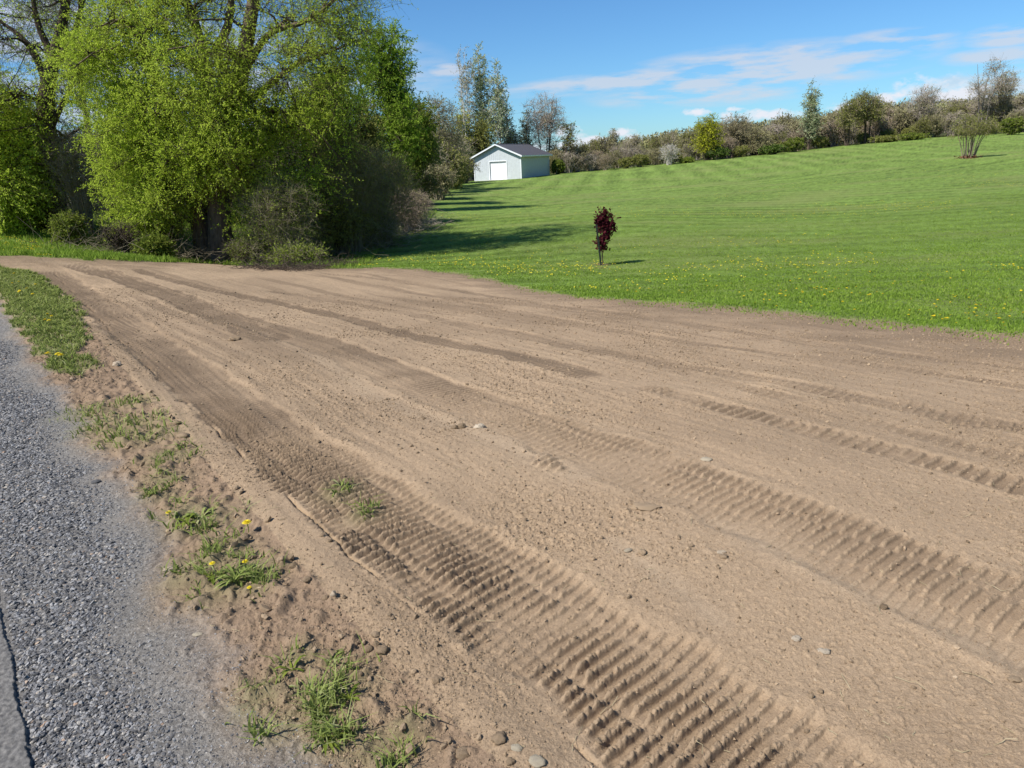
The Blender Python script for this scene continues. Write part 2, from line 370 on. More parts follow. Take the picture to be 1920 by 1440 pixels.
    # smooth pressed wheel line: flat band right of the crack, bank left of it
    band = sst(-.02, .02, d)*sst(.30, .24, d)*(dist < .5); grain *= 1-.5*band
    h += band*.0013*np.sin(d*2*np.pi/.055)
    crack = np.exp(-((d+fbm(x*4, y*4, 3, 15)*.035)/.008)**2)*sst(-.05, .2, fbm(x*1.6, y*1.6, 3, 16)); h -= crack*.024
    bank = np.exp(-((d+.12)/.09)**2)*(dist < .5); h += bank*.016; grain *= 1-.4*bank
    bank2 = sst(0, -.05, d+.2)
    # rough, cloddy verge between the bank and the gravel
    a_l, a_a = la(x, y); verge = sst(-.16, -.24, d)*(a_l > gravel_edge(a_a)-.1)*(dist < 3)
    h += verge*(np.maximum(perlin(x*12, y*12, 18)-.15, 0)*.05+np.maximum(perlin(x*24, y*24, 19)-.1, 0)*.025)
    sel = 1/(1+(sp/.03)**2)
    h += (cl*rough*1.9+c2*rough*1.3)*grain*(.3+.7*sel)
    c = np.array([.356, .256, .163])[None]*np.ones((x.size, 3))
    v = fbm(x*.35, y*.35, 4, 33)[:, None]; c = c*(1+.26*v)
    c = c*(1-light[:, None])+np.array([.40, .30, .20])*light[:, None]
    mo = np.clip(moist_shade, 0, 1)[:, None]; c = c*(1-.72*mo)+np.array([.112, .078, .051])*mo*.72
    speck = perlin(x*42, y*42, 44)[:, None]; c = c*(1+.12*speck)
    c = np.where(verge[:, None] > .5, c*np.array([.78, .76, .78]), c)
    return h, c

# ------------------------------------------------------------------ ground sheet: one height field split into its surfaces
QY, NCOL = 0.75, 1500
ys = [0.75]
while ys[-1] < 900:
    y_ = ys[-1]; hh = 1.6+min(1.5, y_*.07); ys.append(y_+max(.003, QY*(y_*y_+hh*hh)/(710*hh)*(1 if y_ < 30 else .8)))
    if ys[-1]-y_ > 12: ys[-1] = y_+12
ys = np.array(ys); us = np.linspace(-1.0, 1.0, NCOL)
us = np.r_[np.linspace(-3.2, -1.02, 60), us, np.linspace(1.02, 3.2, 60)]
UX = us[None, :]*(ys[:, None]+1.0); YY = np.broadcast_to(ys[:, None], UX.shape)
shp = UX.shape; gx = UX.ravel(); gy = YY.ravel().copy()
gz = zb(gx, gy)
spc = np.repeat(np.gradient(ys), shp[1])
ll, aa = la(gx, gy)
jl = fbm(gx*2.2, gy*2.2, 4, 12)*.22
tgrass = lawn_edge(gx, gy)+fbm(gx*1.7, gy*1.7, 5, 13, .65)*np.clip(gy*.07, .2, 1.2)
is_lawn = sst(-.30, .45, gy-tgrass)
ge = gravel_edge(aa)
near_gr = sst(.10, -.16, ll-ge+jl*.7)*(1-is_lawn)
gcoarse = sst(.16, -.16, ll-(ge-.20)+jl)*(ll < 2.5)*(1-is_lawn)
pave = ll < .022*fbm(gx*6, gy*6, 4, 14)
H = np.zeros_like(gx); C = np.zeros((gx.size, 3))
m = gy < 45
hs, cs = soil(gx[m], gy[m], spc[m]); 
wsoil = (1-is_lawn[m])*(1-near_gr[m])
# gravel
xg, yg = gx[m], gy[m]
gh = (np.maximum(perlin(xg*48, yg*48, 61)-.05, 0)*.010+perlin(xg*90, yg*90, 62)*.003)*(.35+.65*gcoarse[m])+fbm(xg*2, yg*2, 3, 63)*.008
pv = np.clip(.5+.5*perlin(xg*60, yg*60, 64)+.3*perlin(xg*130, yg*130, 65), 0, 1)[:, None]
cg = (np.array([.10, .094, .088])*(1-pv)+np.array([.29, .275, .255])*pv)
cf = (np.array([.15, .136, .117])*(1-pv)+np.array([.33, .305, .27])*pv)*(1+.2*fbm(xg*1.5, yg*1.5, 3, 66)[:, None])
gc = gcoarse[m][:, None]; cg = cg*gc+cf*(1-gc)
ng = near_gr[m][:, None]
H[m] = hs*(1-near_gr[m])+gh*near_gr[m]
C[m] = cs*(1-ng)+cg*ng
# pavement: a worn asphalt edge standing 3 cm proud of the gravel
pm_ = pave & (gy < 45)
asp = np.clip(.5+.45*perlin(gx*70, gy*70, 67), 0, 1)
H[pm_] = .011+.003*perlin(gx[pm_]*60, gy[pm_]*60, 68)
C[pm_] = np.array([.085, .082, .078])*(1-asp[pm_, None])+np.array([.26, .245, .225])*asp[pm_, None]
# lawn colour: patches, mowing stripes, dry thatch
def lawn_colour(x, y):
    n1 = fbm(x*.12, y*.12, 4, 71); n2 = fbm(x*.9, y*.9, 3, 72)
    wx = x+6*fbm(x*.02, y*.02, 2, 73); R = np.hypot(x+14, y-58)                # arcs round the thicket corner
    far = sst(60, 85, y-.35*x+8*fbm(x*.01, y*.01, 2, 74))
    p1 = np.sin(2*np.pi*(R+.5*n1)/1.5)
    p2 = np.sin(2*np.pi*(x*.28+y*.96+1.2*n1)/1.6)
    p3 = np.sin(2*np.pi*(x*.99-y*.16+.5*n1)/3.4)
    wl = sst(10, -4, x-y*.05)
    st = (p1*wl+p2*(1-wl))*(1-far)*(.35+.65*sst(-.3, .4, fbm(x*.06, y*.06, 2, 76)))+p3*far*1.0
    c = np.array([.158, .232, .048])[None]*np.ones((x.size, 3))
    c = c*(1+.26*n1[:, None]+.22*n2[:, None]+.30*perlin(x*3.1, y*3.1, 75)[:, None]+.18*perlin(x*8, y*8, 78)[:, None]+(.22-.07*far[:, None])*st[:, None])
    dry = (sst(-.05, .45, fbm(x*.09+5, y*.22, 4, 77)+.12*st)*.6)[:, None]
    c = c*(1-dry)+np.array([.22, .245, .08])*dry
    return c
lm = is_lawn > .001
CL = lawn_colour(gx[lm], gy[lm])
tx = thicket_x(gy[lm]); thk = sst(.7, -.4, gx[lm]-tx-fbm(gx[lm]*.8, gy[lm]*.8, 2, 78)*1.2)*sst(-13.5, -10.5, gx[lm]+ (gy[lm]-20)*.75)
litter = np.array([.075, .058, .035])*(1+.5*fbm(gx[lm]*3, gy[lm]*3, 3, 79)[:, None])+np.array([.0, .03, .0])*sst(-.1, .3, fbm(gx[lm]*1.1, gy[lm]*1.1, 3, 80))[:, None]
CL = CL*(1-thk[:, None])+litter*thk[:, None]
farw = sst(-6, 6, gy[lm]-(128+np.maximum(gx[lm], 0)*.12))[:, None]
CL = CL*(1-farw)+np.array([.07, .075, .03])*farw
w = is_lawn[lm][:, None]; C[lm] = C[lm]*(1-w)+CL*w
H[lm] = H[lm]*(1-is_lawn[lm])+is_lawn[lm]*(fbm(gx[lm]*.8, gy[lm]*.8, 3, 81)*.03+perlin(gx[lm]*7, gy[lm]*7, 82)*.008+.01)
gp = np.zeros_like(gx); gp[m] = grass_patch(gx[m], gy[m])*(1-is_lawn[m])
w = (gp*np.where(gy > 5.5, .62, .4))[:, None]; C = C*(1-w)+np.array([.15, .165, .065])*(1+.3*perlin(gx*5, gy*5, 83))[:, None]*w
H += gp*.012
for px_, py_, r_ in ((1128, 497, .30), (1125, 503, .18), (1816, 298, .8)):
    q_ = gnd(px_, py_)[0]; w = (.8*np.exp(-(((gx-q_[0])**2+(gy-q_[1])**2)/r_**2)**1.5))[:, None]; C = C*(1-w)+np.array([.20, .135, .075])*w
C = np.clip(C, .01, .9)
Z = gz+H
M_soil = ground_mat('soil_material', 150, .006, var=.30)
M_gravel = ground_mat('gravel_material', 170, .008, var=.6)
M_lawn = ground_mat('lawn_material', 28, .05, var=.5)
M_pave = ground_mat('asphalt_material', 240, .004, var=.4)
idx = np.arange(gx.size).reshape(shp)
quads = np.stack([idx[:-1, :-1].ravel(), idx[:-1, 1:].ravel(), idx[1:, 1:].ravel(), idx[1:, :-1].ravel()], -1)
qc = quads[:, 0]
zone = np.full(len(quads), 1); zone[near_gr[qc] > .5] = 2; zone[is_lawn[qc] > .5] = 3; zone[pave[qc] & (gy[qc] < 80)] = 4
hillz = (zone == 3) & (gy[qc] > 170+np.maximum(gx[qc], 0)*.1); zone[hillz] = 5
VV = np.stack([gx, gy, Z], -1)
def submesh(name, sel, mat):
    f = quads[sel]; used = np.zeros(len(VV), bool); used[f.ravel()] = True; remap = np.cumsum(used)-1
    o = new_mesh(name, VV[used], remap[f], mat, attrs={'col': C[used]}, smooth=True); tag(o, kind='structure'); return o
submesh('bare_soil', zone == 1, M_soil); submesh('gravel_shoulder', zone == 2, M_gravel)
submesh('lawn', zone == 3, M_lawn); submesh('road_pavement', zone == 4, M_pave); submesh('hillside', zone == 5, M_lawn)
# the land all round, well below the detailed sheet, out to the horizon
rr = np.r_[0, np.exp(np.linspace(np.log(2), np.log(6000), 70))]; tt = np.linspace(0, 2*np.pi, 121)[:-1]
RX = rr[:, None]*np.sin(tt); RY = rr[:, None]*np.cos(tt)
bx, by = RX.ravel(), RY.ravel(); sc_ = np.minimum(1, 800/np.maximum(np.hypot(bx, by), 1))
bz = zb(bx*sc_, np.maximum(by*sc_, -6))-.12-.004*np.hypot(bx, by)
i2 = np.arange(bx.size).reshape(RX.shape); i3 = np.roll(i2, -1, 1)
q2 = np.stack([i2[:-1].ravel(), i2[1:].ravel(), i3[1:].ravel(), i3[:-1].ravel()], -1)[:, ::-1]
tag(new_mesh('ground', np.stack([bx, by, bz], -1), q2, M_lawn, attrs={'col': np.tile([.11, .15, .045], (bx.size, 1))}, smooth=True), kind='structure')

# height of the finished ground, for things standing on it
def gtop(x, y):
    x = np.asarray(x, float); y = np.asarray(y, float)
    i = np.clip(np.searchsorted(ys, y)-1, 0, len(ys)-2); u = x/(y+1.0); j = np.clip(np.searchsorted(us, u)-1, 0, len(us)-2)
    ty = np.clip((y-ys[i])/(ys[i+1]-ys[i]), 0, 1); tu = np.clip((u-us[j])/(us[j+1]-us[j]), 0, 1); ZZ = Z.reshape(shp)
    return (ZZ[i, j]*(1-tu)+ZZ[i, j+1]*tu)*(1-ty)+(ZZ[i+1, j]*(1-tu)+ZZ[i+1, j+1]*tu)*ty

# ------------------------------------------------------------------ vegetation builders
def unit(v): return v/np.maximum(np.linalg.norm(v, axis=-1, keepdims=True), 1e-9)
def tubes(P, R, sides):
    """P (n,k,3) centre lines, R (n,k) radii -> verts, quads"""
    P = np.asarray(P, float); n, k, _ = P.shape
    T = unit(np.gradient(P, axis=1))
    ref = np.where(np.abs(T[:, :1, 2:3]) > .8, np.array([1., 0, 0]), np.array([0., 0, 1.]))
    A = unit(np.cross(T, ref)); B = np.cross(T, A)
    th = np.arange(sides)*2*np.pi/sides
    V = P[:, :, None]+R[:, :, None, None]*(np.cos(th)[None, None, :, None]*A[:, :, None]+np.sin(th)[None, None, :, None]*B[:, :, None])
    i = np.arange(n*k*sides).reshape(n, k, sides); j = np.roll(i, -1, 2)
    Fq = np.stack([i[:, :-1], j[:, :-1], j[:, 1:], i[:, 1:]], -1).reshape(-1, 4)
    return V.reshape(-1, 3), Fq
def resample(pts, k, rng, wob=0.0):
    pts = np.asarray(pts, float); s = np.r_[0, np.cumsum(np.linalg.norm(np.diff(pts, axis=0), axis=1))]; t = np.linspace(0, s[-1], k)
    Q = np.stack([np.interp(t, s, pts[:, i]) for i in range(3)], -1)
    for _ in range(2): Q[1:-1] = (Q[:-2]+2*Q[1:-1]+Q[2:])/4
    if wob: Q[1:] += np.cumsum(rng.normal(0, wob*s[-1]/k, (k-1, 3)), 0)*.5
    return Q
def bez(p0, tan, p1, k, sag, rng, wob=.04):
    l = np.linalg.norm(p1-p0, axis=-1)[:, None]
    c = p0+tan*l*.45+np.array([0, 0, 1.])*l*sag
    t = np.linspace(0, 1, k)[None, :, None]
    P = (1-t)**2*p0[:, None]+2*t*(1-t)*c[:, None]+t*t*p1[:, None]
    P[:, 1:] += rng.normal(0, 1, P[:, 1:].shape)*wob*l[:, None]/k*2
    return P
def in_blobs(blobs, n, rng, shell=.5):
    w = np.array([b[2] if len(b) > 2 else np.prod(b[1])**(2/3) for b in blobs]); k = rng.choice(len(blobs), n, p=w/w.sum())
    c = np.array([b[0] for b in blobs], float)[k]; r = np.array([b[1] for b in blobs], float)[k]
    d = unit(rng.normal(size=(n, 3))); return c+d*r*(rng.rand(n, 1)**shell)
def attach(nodes, ntan, nrad, targets, up=.7):
    out = np.empty(len(targets), int)
    for a in range(0, len(targets), 400):
        D = targets[a:a+400, None]-nodes[None]; d = np.linalg.norm(D, axis=-1)
        out[a:a+400] = np.argmin(d+up*np.maximum(0, -D[..., 2]+.15*d), 1)
    return out
def leaves(P, T, ln, wd, rng, along=.6):
    """rhombus leaves with a fold, at points P pointing along T mixed with random directions"""
    n = len(P); d = unit(T*along+rng.normal(size=(n, 3))*(1-along)); s = unit(np.cross(d, rng.normal(size=(n, 3))))
    l = ln*(.6+.8*rng.rand(n, 1)); w_ = wd*(.6+.8*rng.rand(n, 1))
    V = np.stack([P, P+d*l*.5+s*w_*.5, P+d*l, P+d*l*.5-s*w_*.5], 1)
    return V.reshape(-1, 3), np.arange(n*4).reshape(n, 4)
def plant(name, base, rng, skel, blobs, n1=60, n2=500, n3=6, nl=12, lleaf=(.08, .03), twig=(.7, .25), droop=.25, tw_r=.004, r1=.05, mats=None,
          up=.7, leafzone=None, trunk_sides=9, sag=.1, shell=.5, leafy=True, twig_sides=3, parts=('trunk', 'branches', 'foliage'), k2=5):
    base = np.asarray(base, float)
    root = empty(name, base)
    mb = MB(); nodes = []; tans = []; rads = []
    for pts, r0, r_1 in skel:
        k = 12 if len(pts) > 2 else 7
        Q = resample(pts, k, rng, .03); R = np.linspace(r0, r_1, k)*(1+.1*rng.rand(k)); R[0] *= 1.25
        v, f = tubes(Q[None], R[None], trunk_sides if r0 > .05 else 5)
        mb.add(v-base, f)
        nodes.append(Q[2:] if len(skel) < 9 else Q[k//3:]); tans.append(unit(np.gradient(Q, axis=0))[-len(nodes[-1]):]); rads.append(R[-len(nodes[-1]):])
    nodes = np.concatenate(nodes); tans = np.concatenate(tans); rads = np.concatenate(rads)
    if n1:
        T1 = in_blobs(blobs, n1, rng, .9); i = attach(nodes, tans, rads, T1, up)
        P1 = bez(nodes[i], tans[i], T1, 8, sag, rng, .07)
        rs = np.minimum(rads[i]*.6, r1)[:, None]*np.linspace(1, .28, 8)[None]
        v, f = tubes(P1, rs, 5); mb.add(v-base, f)
        tn = unit(np.gradient(P1, axis=1)); nodes = np.concatenate([nodes, P1[:, 2:].reshape(-1, 3)]); tans = np.concatenate([tans, tn[:, 2:].reshape(-1, 3)]); rads = np.concatenate([rads, rs[:, 2:].ravel()])
    mb.build(parts[0], mats[0], root, smooth=True)
    T2 = in_blobs(blobs, n2, rng, shell); i = attach(nodes, tans, rads, T2, up)
    P2 = bez(nodes[i], tans[i], T2, k2, sag*.7, rng, .08)
    rs = np.clip(rads[i]*.6, tw_r*1.5, r1*.35)[:, None]*np.linspace(1, .35, k2)[None]
    mb = MB(); v, f = tubes(P2, rs, 3); mb.add(v-base, f)
    # twigs
    if n3:
        nt_ = n2*n3; src = np.repeat(np.arange(n2), n3); t = rng.uniform(.25, 1, nt_)*(k2-1); a = np.minimum(t.astype(int), k2-2); fr = (t-a)[:, None]
        p0 = P2[src, a]*(1-fr)+P2[src, a+1]*fr; tn = unit(P2[src, a+1]-P2[src, a])
        d = unit(tn*.6+rng.normal(size=(nt_, 3))*.55); ln = (twig[0]*(.5+rng.rand(nt_)))[:, None]
        kk = 4; tt_ = np.linspace(0, 1, kk)[None, :, None]
        P3 = p0[:, None]+d[:, None]*ln[:, None]*tt_+np.array([0, 0, -droop])*ln[:, None]*tt_**2+rng.normal(size=(nt_, kk, 3))*ln[:, None]*.04*(tt_ > 0)
        v, f = tubes(P3, np.full((nt_, kk), tw_r)*np.linspace(1, .4, kk), twig_sides); mb.add(v-base, f)
    mb.build(parts[1], mats[1] if len(mats) > 2 else mats[0], root)
    if nl and leafy:
        if n3: S = P3
        else: S = P2
        n = int(len(S)*nl); src = rng.randint(0, len(S), n); t = rng.uniform(.1, 1, n)*(S.shape[1]-1); a = np.minimum(t.astype(int), S.shape[1]-2); fr = (t-a)[:, None]
        p = S[src, a]*(1-fr)+S[src, a+1]*fr; tn = unit(S[src, a+1]-S[src, a]); p = p+rng.normal(size=p.shape)*.02
        if leafzone is not None: k = leafzone(p, rng); p = p[k]; tn = tn[k]; src = src[k]
        v, f = leaves(p, tn, lleaf[0], lleaf[1], rng)
        cl = (np.sin(p[:, 0]*1.7+p[:, 2]*1.1)+np.sin(p[:, 1]*2.1-p[:, 2]*1.6))*.08
        va = np.clip(.5+cl+rng.normal(0, .17, len(p)), 0, 1)
        new_mesh(parts[2], v-base, f, mats[-1], root, {'v': np.repeat(va, 4)})
    return root
def copy_tree(o, loc, rz=0, sc=(1, 1, 1)):
    c = o.copy(); col.objects.link(c); c.location = tuple(loc); c.rotation_euler = (0, 0, rz); c.scale = sc
    for ch in o.children:
        d = ch.copy(); col.objects.link(d); d.parent = c
    return c
def pp(lst, Y=None):   # list of (px, py[, depth]) -> world points
    out = []; y = Y
    for q in lst:
        if len(q) > 2: y = q[2]
        out.append(at(q[0], q[1], y))
    return out
def blob(px, py, Y, rx, rz, ry=None, w=None):   # radii in photo pixels across and up, metres deep
    s = Y*1.05/F; c = at(px, py, Y); r = (rx*s, ry if ry else rx*s, rz*s)
    return (c, r) if w is None else (c, r, w)

B_DARK = bark_mat('bark_dark', (.035, .026, .02), (.13, .10, .075), 10)
B_WILLOW = bark_mat('bark_willow', (.06, .045, .033), (.22, .165, .12), 9)
B_GREY = bark_mat('bark_grey', (.12, .10, .085), (.30, .26, .22))
B_PALE = bark_mat('bark_pale', (.34, .31, .27), (.62, .58, .52))
TW_BROWN = bark_mat('twig_brown', (.155, .128, .088), (.29, .25, .17), 3)
TW_GREY = bark_mat('twig_grey', (.25, .21, .17), (.42, .36, .30), 3)
TW_PINK = bark_mat('twig_pinkish', (.22, .17, .13), (.40, .32, .25), 3)
TW_OLIVE = bark_mat('twig_olive', (.10, .10, .03), (.20, .18, .06), 3)
LF_WILLOW = leaf_mat('willow_leaf', (.34, .46, .040), (.48, .60, .070), (.60, .70, .14), .52)
LF_WILLOW2 = leaf_mat('willow_leaf_dull', (.16, .26, .028), (.27, .39, .045), (.38, .48, .09), .45)
LF_OLIVE = leaf_mat('olive_leaf', (.17, .185, .045), (.26, .27, .07), (.36, .35, .11), .36)
LF_DARK = leaf_mat('dark_green_leaf', (.06, .10, .018), (.10, .155, .03), (.15, .21, .045), .25)
LF_MID = leaf_mat('mid_green_leaf', (.11, .15, .024), (.18, .225, .038), (.26, .30, .055), .35)
LF_PALE = leaf_mat('pale_bud', (.28, .34, .16), (.40, .46, .25), (.52, .56, .36), .3)
LF_RUSTY = leaf_mat('rusty_bud', (.23, .19, .105), (.31, .27, .145), (.39, .34, .19), .25)
LF_TAN = leaf_mat('tan_bud', (.23, .215, .10), (.32, .30, .145), (.42, .385, .21), .25)
LF_YELLOW = leaf_mat('yellow_green_leaf', (.26, .30, .02), (.40, .42, .03), (.55, .52, .05), .3)
LF_PURPLE = leaf_mat('crimson_leaf', (.04, .010, .014), (.10, .018, .026), (.22, .05, .055), .2)
LF_CEDAR = leaf_mat('conifer_leaf', (.02, .035, .015), (.035, .055, .022), (.05, .08, .03), .1)

# ------------------------------------------------------------------ the big willow in the middle left
rng = np.random.RandomState(3)
YB = 24.0; bB = gnd(398, 488)[0]
skel = [(pp([(418, 490, 23.6), (412, 450), (403, 400), (402, 350), (415, 300), (432, 250), (446, 200), (443, 158), (462, 80), (476, 10), (485, -90), (500, -200)], 23.6), .38, .10),
        (pp([(388, 484, 24.0), (378, 440), (368, 395), (362, 340), (352, 300), (330, 235), (300, 160), (262, 80), (240, 0), (225, -90)], 24.0), .30, .05),
        (pp([(405, 480, 24.5), (400, 390), (392, 300), (395, 200), (388, 140), (394, 68), (360, 20), (330, -40), (300, -140)], 24.5), .30, .07),
        (pp([(395, 160, 24.4), (370, 130), (340, 100), (300, 45), (270, 20), (230, -20)], 24.2), .12, .03),
        (pp([(443, 170, 23.6), (470, 110), (506, 50), (560, 49), (600, 30), (640, -20)], 23.4), .13, .03),
        (pp([(446, 205, 23.6), (500, 165), (545, 125), (590, 110), (640, 90)], 23.0), .12, .025),
        (pp([(440, 225, 23.6), (480, 205), (540, 210), (590, 240), (630, 290)], 23.4), .10, .02),
        (pp([(432, 250, 23.6), (455, 300), (476, 350), (486, 400), (492, 452)], 23.2), .10, .04),
        (pp([(420, 290, 23.6), (460, 340), (505, 400), (550, 432), (600, 452)], 23.0), .09, .02),
        (pp([(394, 300, 24.3), (350, 330), (300, 350), (250, 345)], 23.6), .09, .02),
        (pp([(368, 395, 24.0), (340, 350), (280, 290), (220, 250), (180, 230)], 23.4), .10, .02),
        (pp([(404, 100, 24.5), (440, 20), (420, -90), (400, -240)], 25), .13, .04)]
bl = [blob(400, 290, 22.4, 90, 50, .9, 2.5), blob(420, 180, 22.6, 90, 100, 1.2, 5), blob(300, 380, 23, 60, 60, 1, 2), blob(245, 190, 23.8, 105, 170, 2.4), blob(205, 120, 24, 62, 110, 2), blob(262, 340, 23.2, 72, 100, 1.8), blob(300, 20, 24.2, 130, 130, 2.6), blob(380, 190, 23.6, 120, 150, 2.6), blob(300, 270, 23, 110, 110, 1.7),
      blob(410, -30, 25, 190, 90, 3, 4), blob(560, 110, 23.6, 125, 135, 2.6), blob(630, 40, 23.6, 75, 100, 2), blob(545, 220, 23.8, 115, 70, 2.0), blob(620, 170, 24.2, 75, 110, 2.0), blob(400, 320, 23, 90, 50, 1.4, 1.5),
      blob(560, 350, 23.2, 90, 60, 1.2, 1.3), blob(490, 400, 22.6, 60, 40, .9, .8), blob(255, 410, 23, 45, 45, 1.1), blob(630, -60, 25, 120, 110, 2.6)]
def bz_(p, rng):   # sparser, duller at the top and inside of the crown
    px, py = project(p[:, 0], p[:, 1], p[:, 2])
    dens = .35+.65*sst(470, 250, px); dens = np.maximum(dens, .45+.35*sst(120, 250, py)*sst(700, 500, px)); dens *= .45+.55*sst(-60, 130, py)
    return rng.rand(len(p)) < dens
w1 = plant('willow_tree', bB, rng, skel, bl, n1=230, n2=3500, n3=7, nl=21, lleaf=(.072, .025), twig=(.66, .2), droop=.16, tw_r=.0042, r1=.075, mats=(B_WILLOW, B_DARK, LF_WILLOW), up=.5, leafzone=bz_, shell=.55)
tag(w1, 'huge spreading willow with bright yellow-green spring leaves and twin rough trunks at the soil edge', 'tree')

# the willow at the left margin
rng = np.random.RandomState(4); bA = gnd(112, 432)[0]; YA = bA[1]
skel = [(pp([(112, 434, YA), (100, 390), (92, 330), (88, 260), (80, 190), (90, 135), (105, 100), (118, 40), (125, -40)]), .42, .09),
        (pp([(92, 125, YA), (120, 100), (138, 75), (148, 30), (160, -20)]), .16, .03), (pp([(88, 150, YA), (60, 90), (30, 60), (-10, 35)]), .14, .03),
        (pp([(90, 250, YA), (120, 190), (140, 150), (150, 120)]), .12, .02), (pp([(100, 110, YA), (70, 50), (60, -10), (50, -80)]), .12, .03), (pp([(95, 330, YA), (60, 260), (20, 210), (-40, 190)]), .14, .03),
        (pp([(92, 300, YA), (120, 260), (150, 240)]), .10, .02)]
bl = [blob(10, 260, YA-.8, 80, 120, 2, 12), blob(25, 350, YA-1.2, 70, 60, 1.6, 7), blob(40, 160, YA, 80, 60, 2.6, .8), blob(118, 270, YA+1, 40, 80, 1.6, 1.2), blob(90, 30, YA, 120, 90, 3, 2.2), blob(0, 60, YA, 90, 110, 3, 1.6), blob(140, 180, YA, 30, 70, 1.5, .9), blob(-80, 230, YA, 90, 170, 3), blob(60, -60, YA, 130, 60, 3, 2)]
def az_(p, rng):
    px, py = project(p[:, 0], p[:, 1], p[:, 2]); return rng.rand(len(p)) < (.10+.90*sst(110, 300, py))*(.35+.65*sst(110, 50, px))
w2 = plant('willow_tree', bA, rng, skel, bl, n1=120, n2=1700, n3=6, nl=22, lleaf=(.085, .032), twig=(.75, .25), droop=.3, tw_r=.005, r1=.08, mats=(B_DARK, B_DARK, LF_WILLOW), up=.5, leafzone=az_, shell=.45)
tag(w2, 'tall willow with a dark leaning trunk and thin half-bare top at the left margin', 'tree')

def simple_tree(name, label, cat, px, py, top, width, Y=None, bark=B_GREY, twigm=None, leafm=LF_OLIVE, dens=1.0, seed=1, group=None, lean=0, stems=1, bare=.25, leaf=(.14, .07), n2=None, shape='oval', leafy=True, nl=7, depth=None, trunk_r=None, tr=.012, twl=None):
    """tree standing at photo pixel (px, py) whose top reaches row `top` and whose crown is `width` pixels wide"""
    rng = np.random.RandomState(seed)
    b = gnd(px, py)[0]
    if Y is not None: q = at(px, py, Y); b = np.array([q[0], Y, float(gtop(q[0], Y))])
    s = b[1]*1.05/F; h = (py-top)*s; w_ = width*s/2; d_ = depth if depth else w_
    tr_ = trunk_r or max(.05, h*.016)
    sk = []
    for i in range(stems):
        a = rng.rand()*6.28; sp = (w_*.55 if stems > 1 else .12*w_); off = .12*w_*(stems > 1)
        p0 = b+np.array([np.cos(a)*off, np.sin(a)*off, -.1]); p1 = b+np.array([np.cos(a)*sp+lean*s, np.sin(a)*sp, h*(.93-.12*rng.rand())])
        m_ = (p0+p1)/2+np.array([-np.cos(a)*sp*.2, -np.sin(a)*sp*.2, 0])+rng.normal(size=3)*w_*.08
        sk.append(([p0, p0*.6+m_*.4, m_, p1], tr_*(.7 if stems > 1 else 1), tr_*.15))
    z0 = bare*h
    cz_ = b[2]+(z0+h)/2; ctr = np.array([b[0]+lean*s*.6, b[1], cz_])
    if shape == 'oval': bl = [(ctr, (w_, d_, (h-z0)/2))]
    elif shape == 'tall': bl = [(ctr+[0, 0, (h-z0)*.12], (w_*.75, d_*.75, (h-z0)*.38)), (ctr-[0, 0, (h-z0)*.2], (w_, d_, (h-z0)*.3))]
    elif shape == 'vase': bl = [(ctr+[0, 0, (h-z0)*.1], (w_, d_, (h-z0)*.4)), (ctr-[0, 0, (h-z0)*.25], (w_*.5, d_*.5, (h-z0)*.25))]
    else:
        bl = []
        for _ in range(6):
            o_ = rng.uniform(-1, 1, 3)*np.array([w_*.55, d_*.5, (h-z0)*.3]); bl.append((ctr+o_, (w_*.5, d_*.5, (h-z0)*.24)))
    size = h*w_
    n2_ = n2 or int(np.clip(60+size*16, 80, 700)*dens)
    r = plant(name, b, rng, sk, bl, n1=int(18+n2_*.1), n2=n2_, n3=4, nl=nl, lleaf=leaf, twig=(twl or max(.35, w_*.3), 0), droop=.05, tw_r=tr*.55, r1=tr_*.5, mats=(bark, twigm or bark, leafm), up=.9, leafy=leafy, sag=.12, trunk_sides=7, shell=.7 if tr > .02 else .45)
    return tag(r, label, cat, group)
def shrub(label, px, py, top, width, Y=None, twigm=TW_BROWN, leafm=LF_OLIVE, seed=1, nst=22, n2=300, nl=5, leaf=(.06, .03), group=None, name='shrub', cat='shrub', depth=None, tr=.006, n3=5, droop=.05, twl=None, dome=.5):
    rng = np.random.RandomState(seed)
    b = gnd(px, py)[0]
    if Y is not None: q = at(px, py, Y); b = np.array([q[0], Y, float(gtop(q[0], Y))])
    s = b[1]*1.05/F; h = (py-top)*s; w_ = width*s/2; d_ = depth or w_
    sk = []
    for i in range(nst):
        a = rng.rand()*6.28; e = rng.rand()**.5
        p0 = b+np.array([np.cos(a)*w_*.22*e, np.sin(a)*d_*.22*e, -.05]); p1 = b+np.array([np.cos(a)*w_*.8*e, np.sin(a)*d_*.8*e, h*(.95-.35*e)*(.75+.3*rng.rand())])
        m_ = p0*.5+p1*.5+np.array([-np.cos(a)*w_*.12, -np.sin(a)*d_*.12, h*.06]); sk.append(([p0, m_, p1], tr*3.2, tr*.9))
    bl = [(b+[0, 0, h*dome], (w_, d_, h*dome)), (b+[0, 0, h*.7], (w_*.8, d_*.8, h*.28))]
    r = plant(name, b, rng, sk, bl, n1=0, n2=n2, n3=n3, nl=nl, lleaf=leaf, twig=(twl or max(.25, h*.16), 0), droop=droop, tw_r=tr*.6, r1=tr*3, mats=(twigm, twigm, leafm), up=1.2, leafy=nl > 0, sag=.08, shell=.8 if tr > .015 else .5, parts=('stems', 'twigs', 'foliage'))
    return tag(r, label, cat, group)

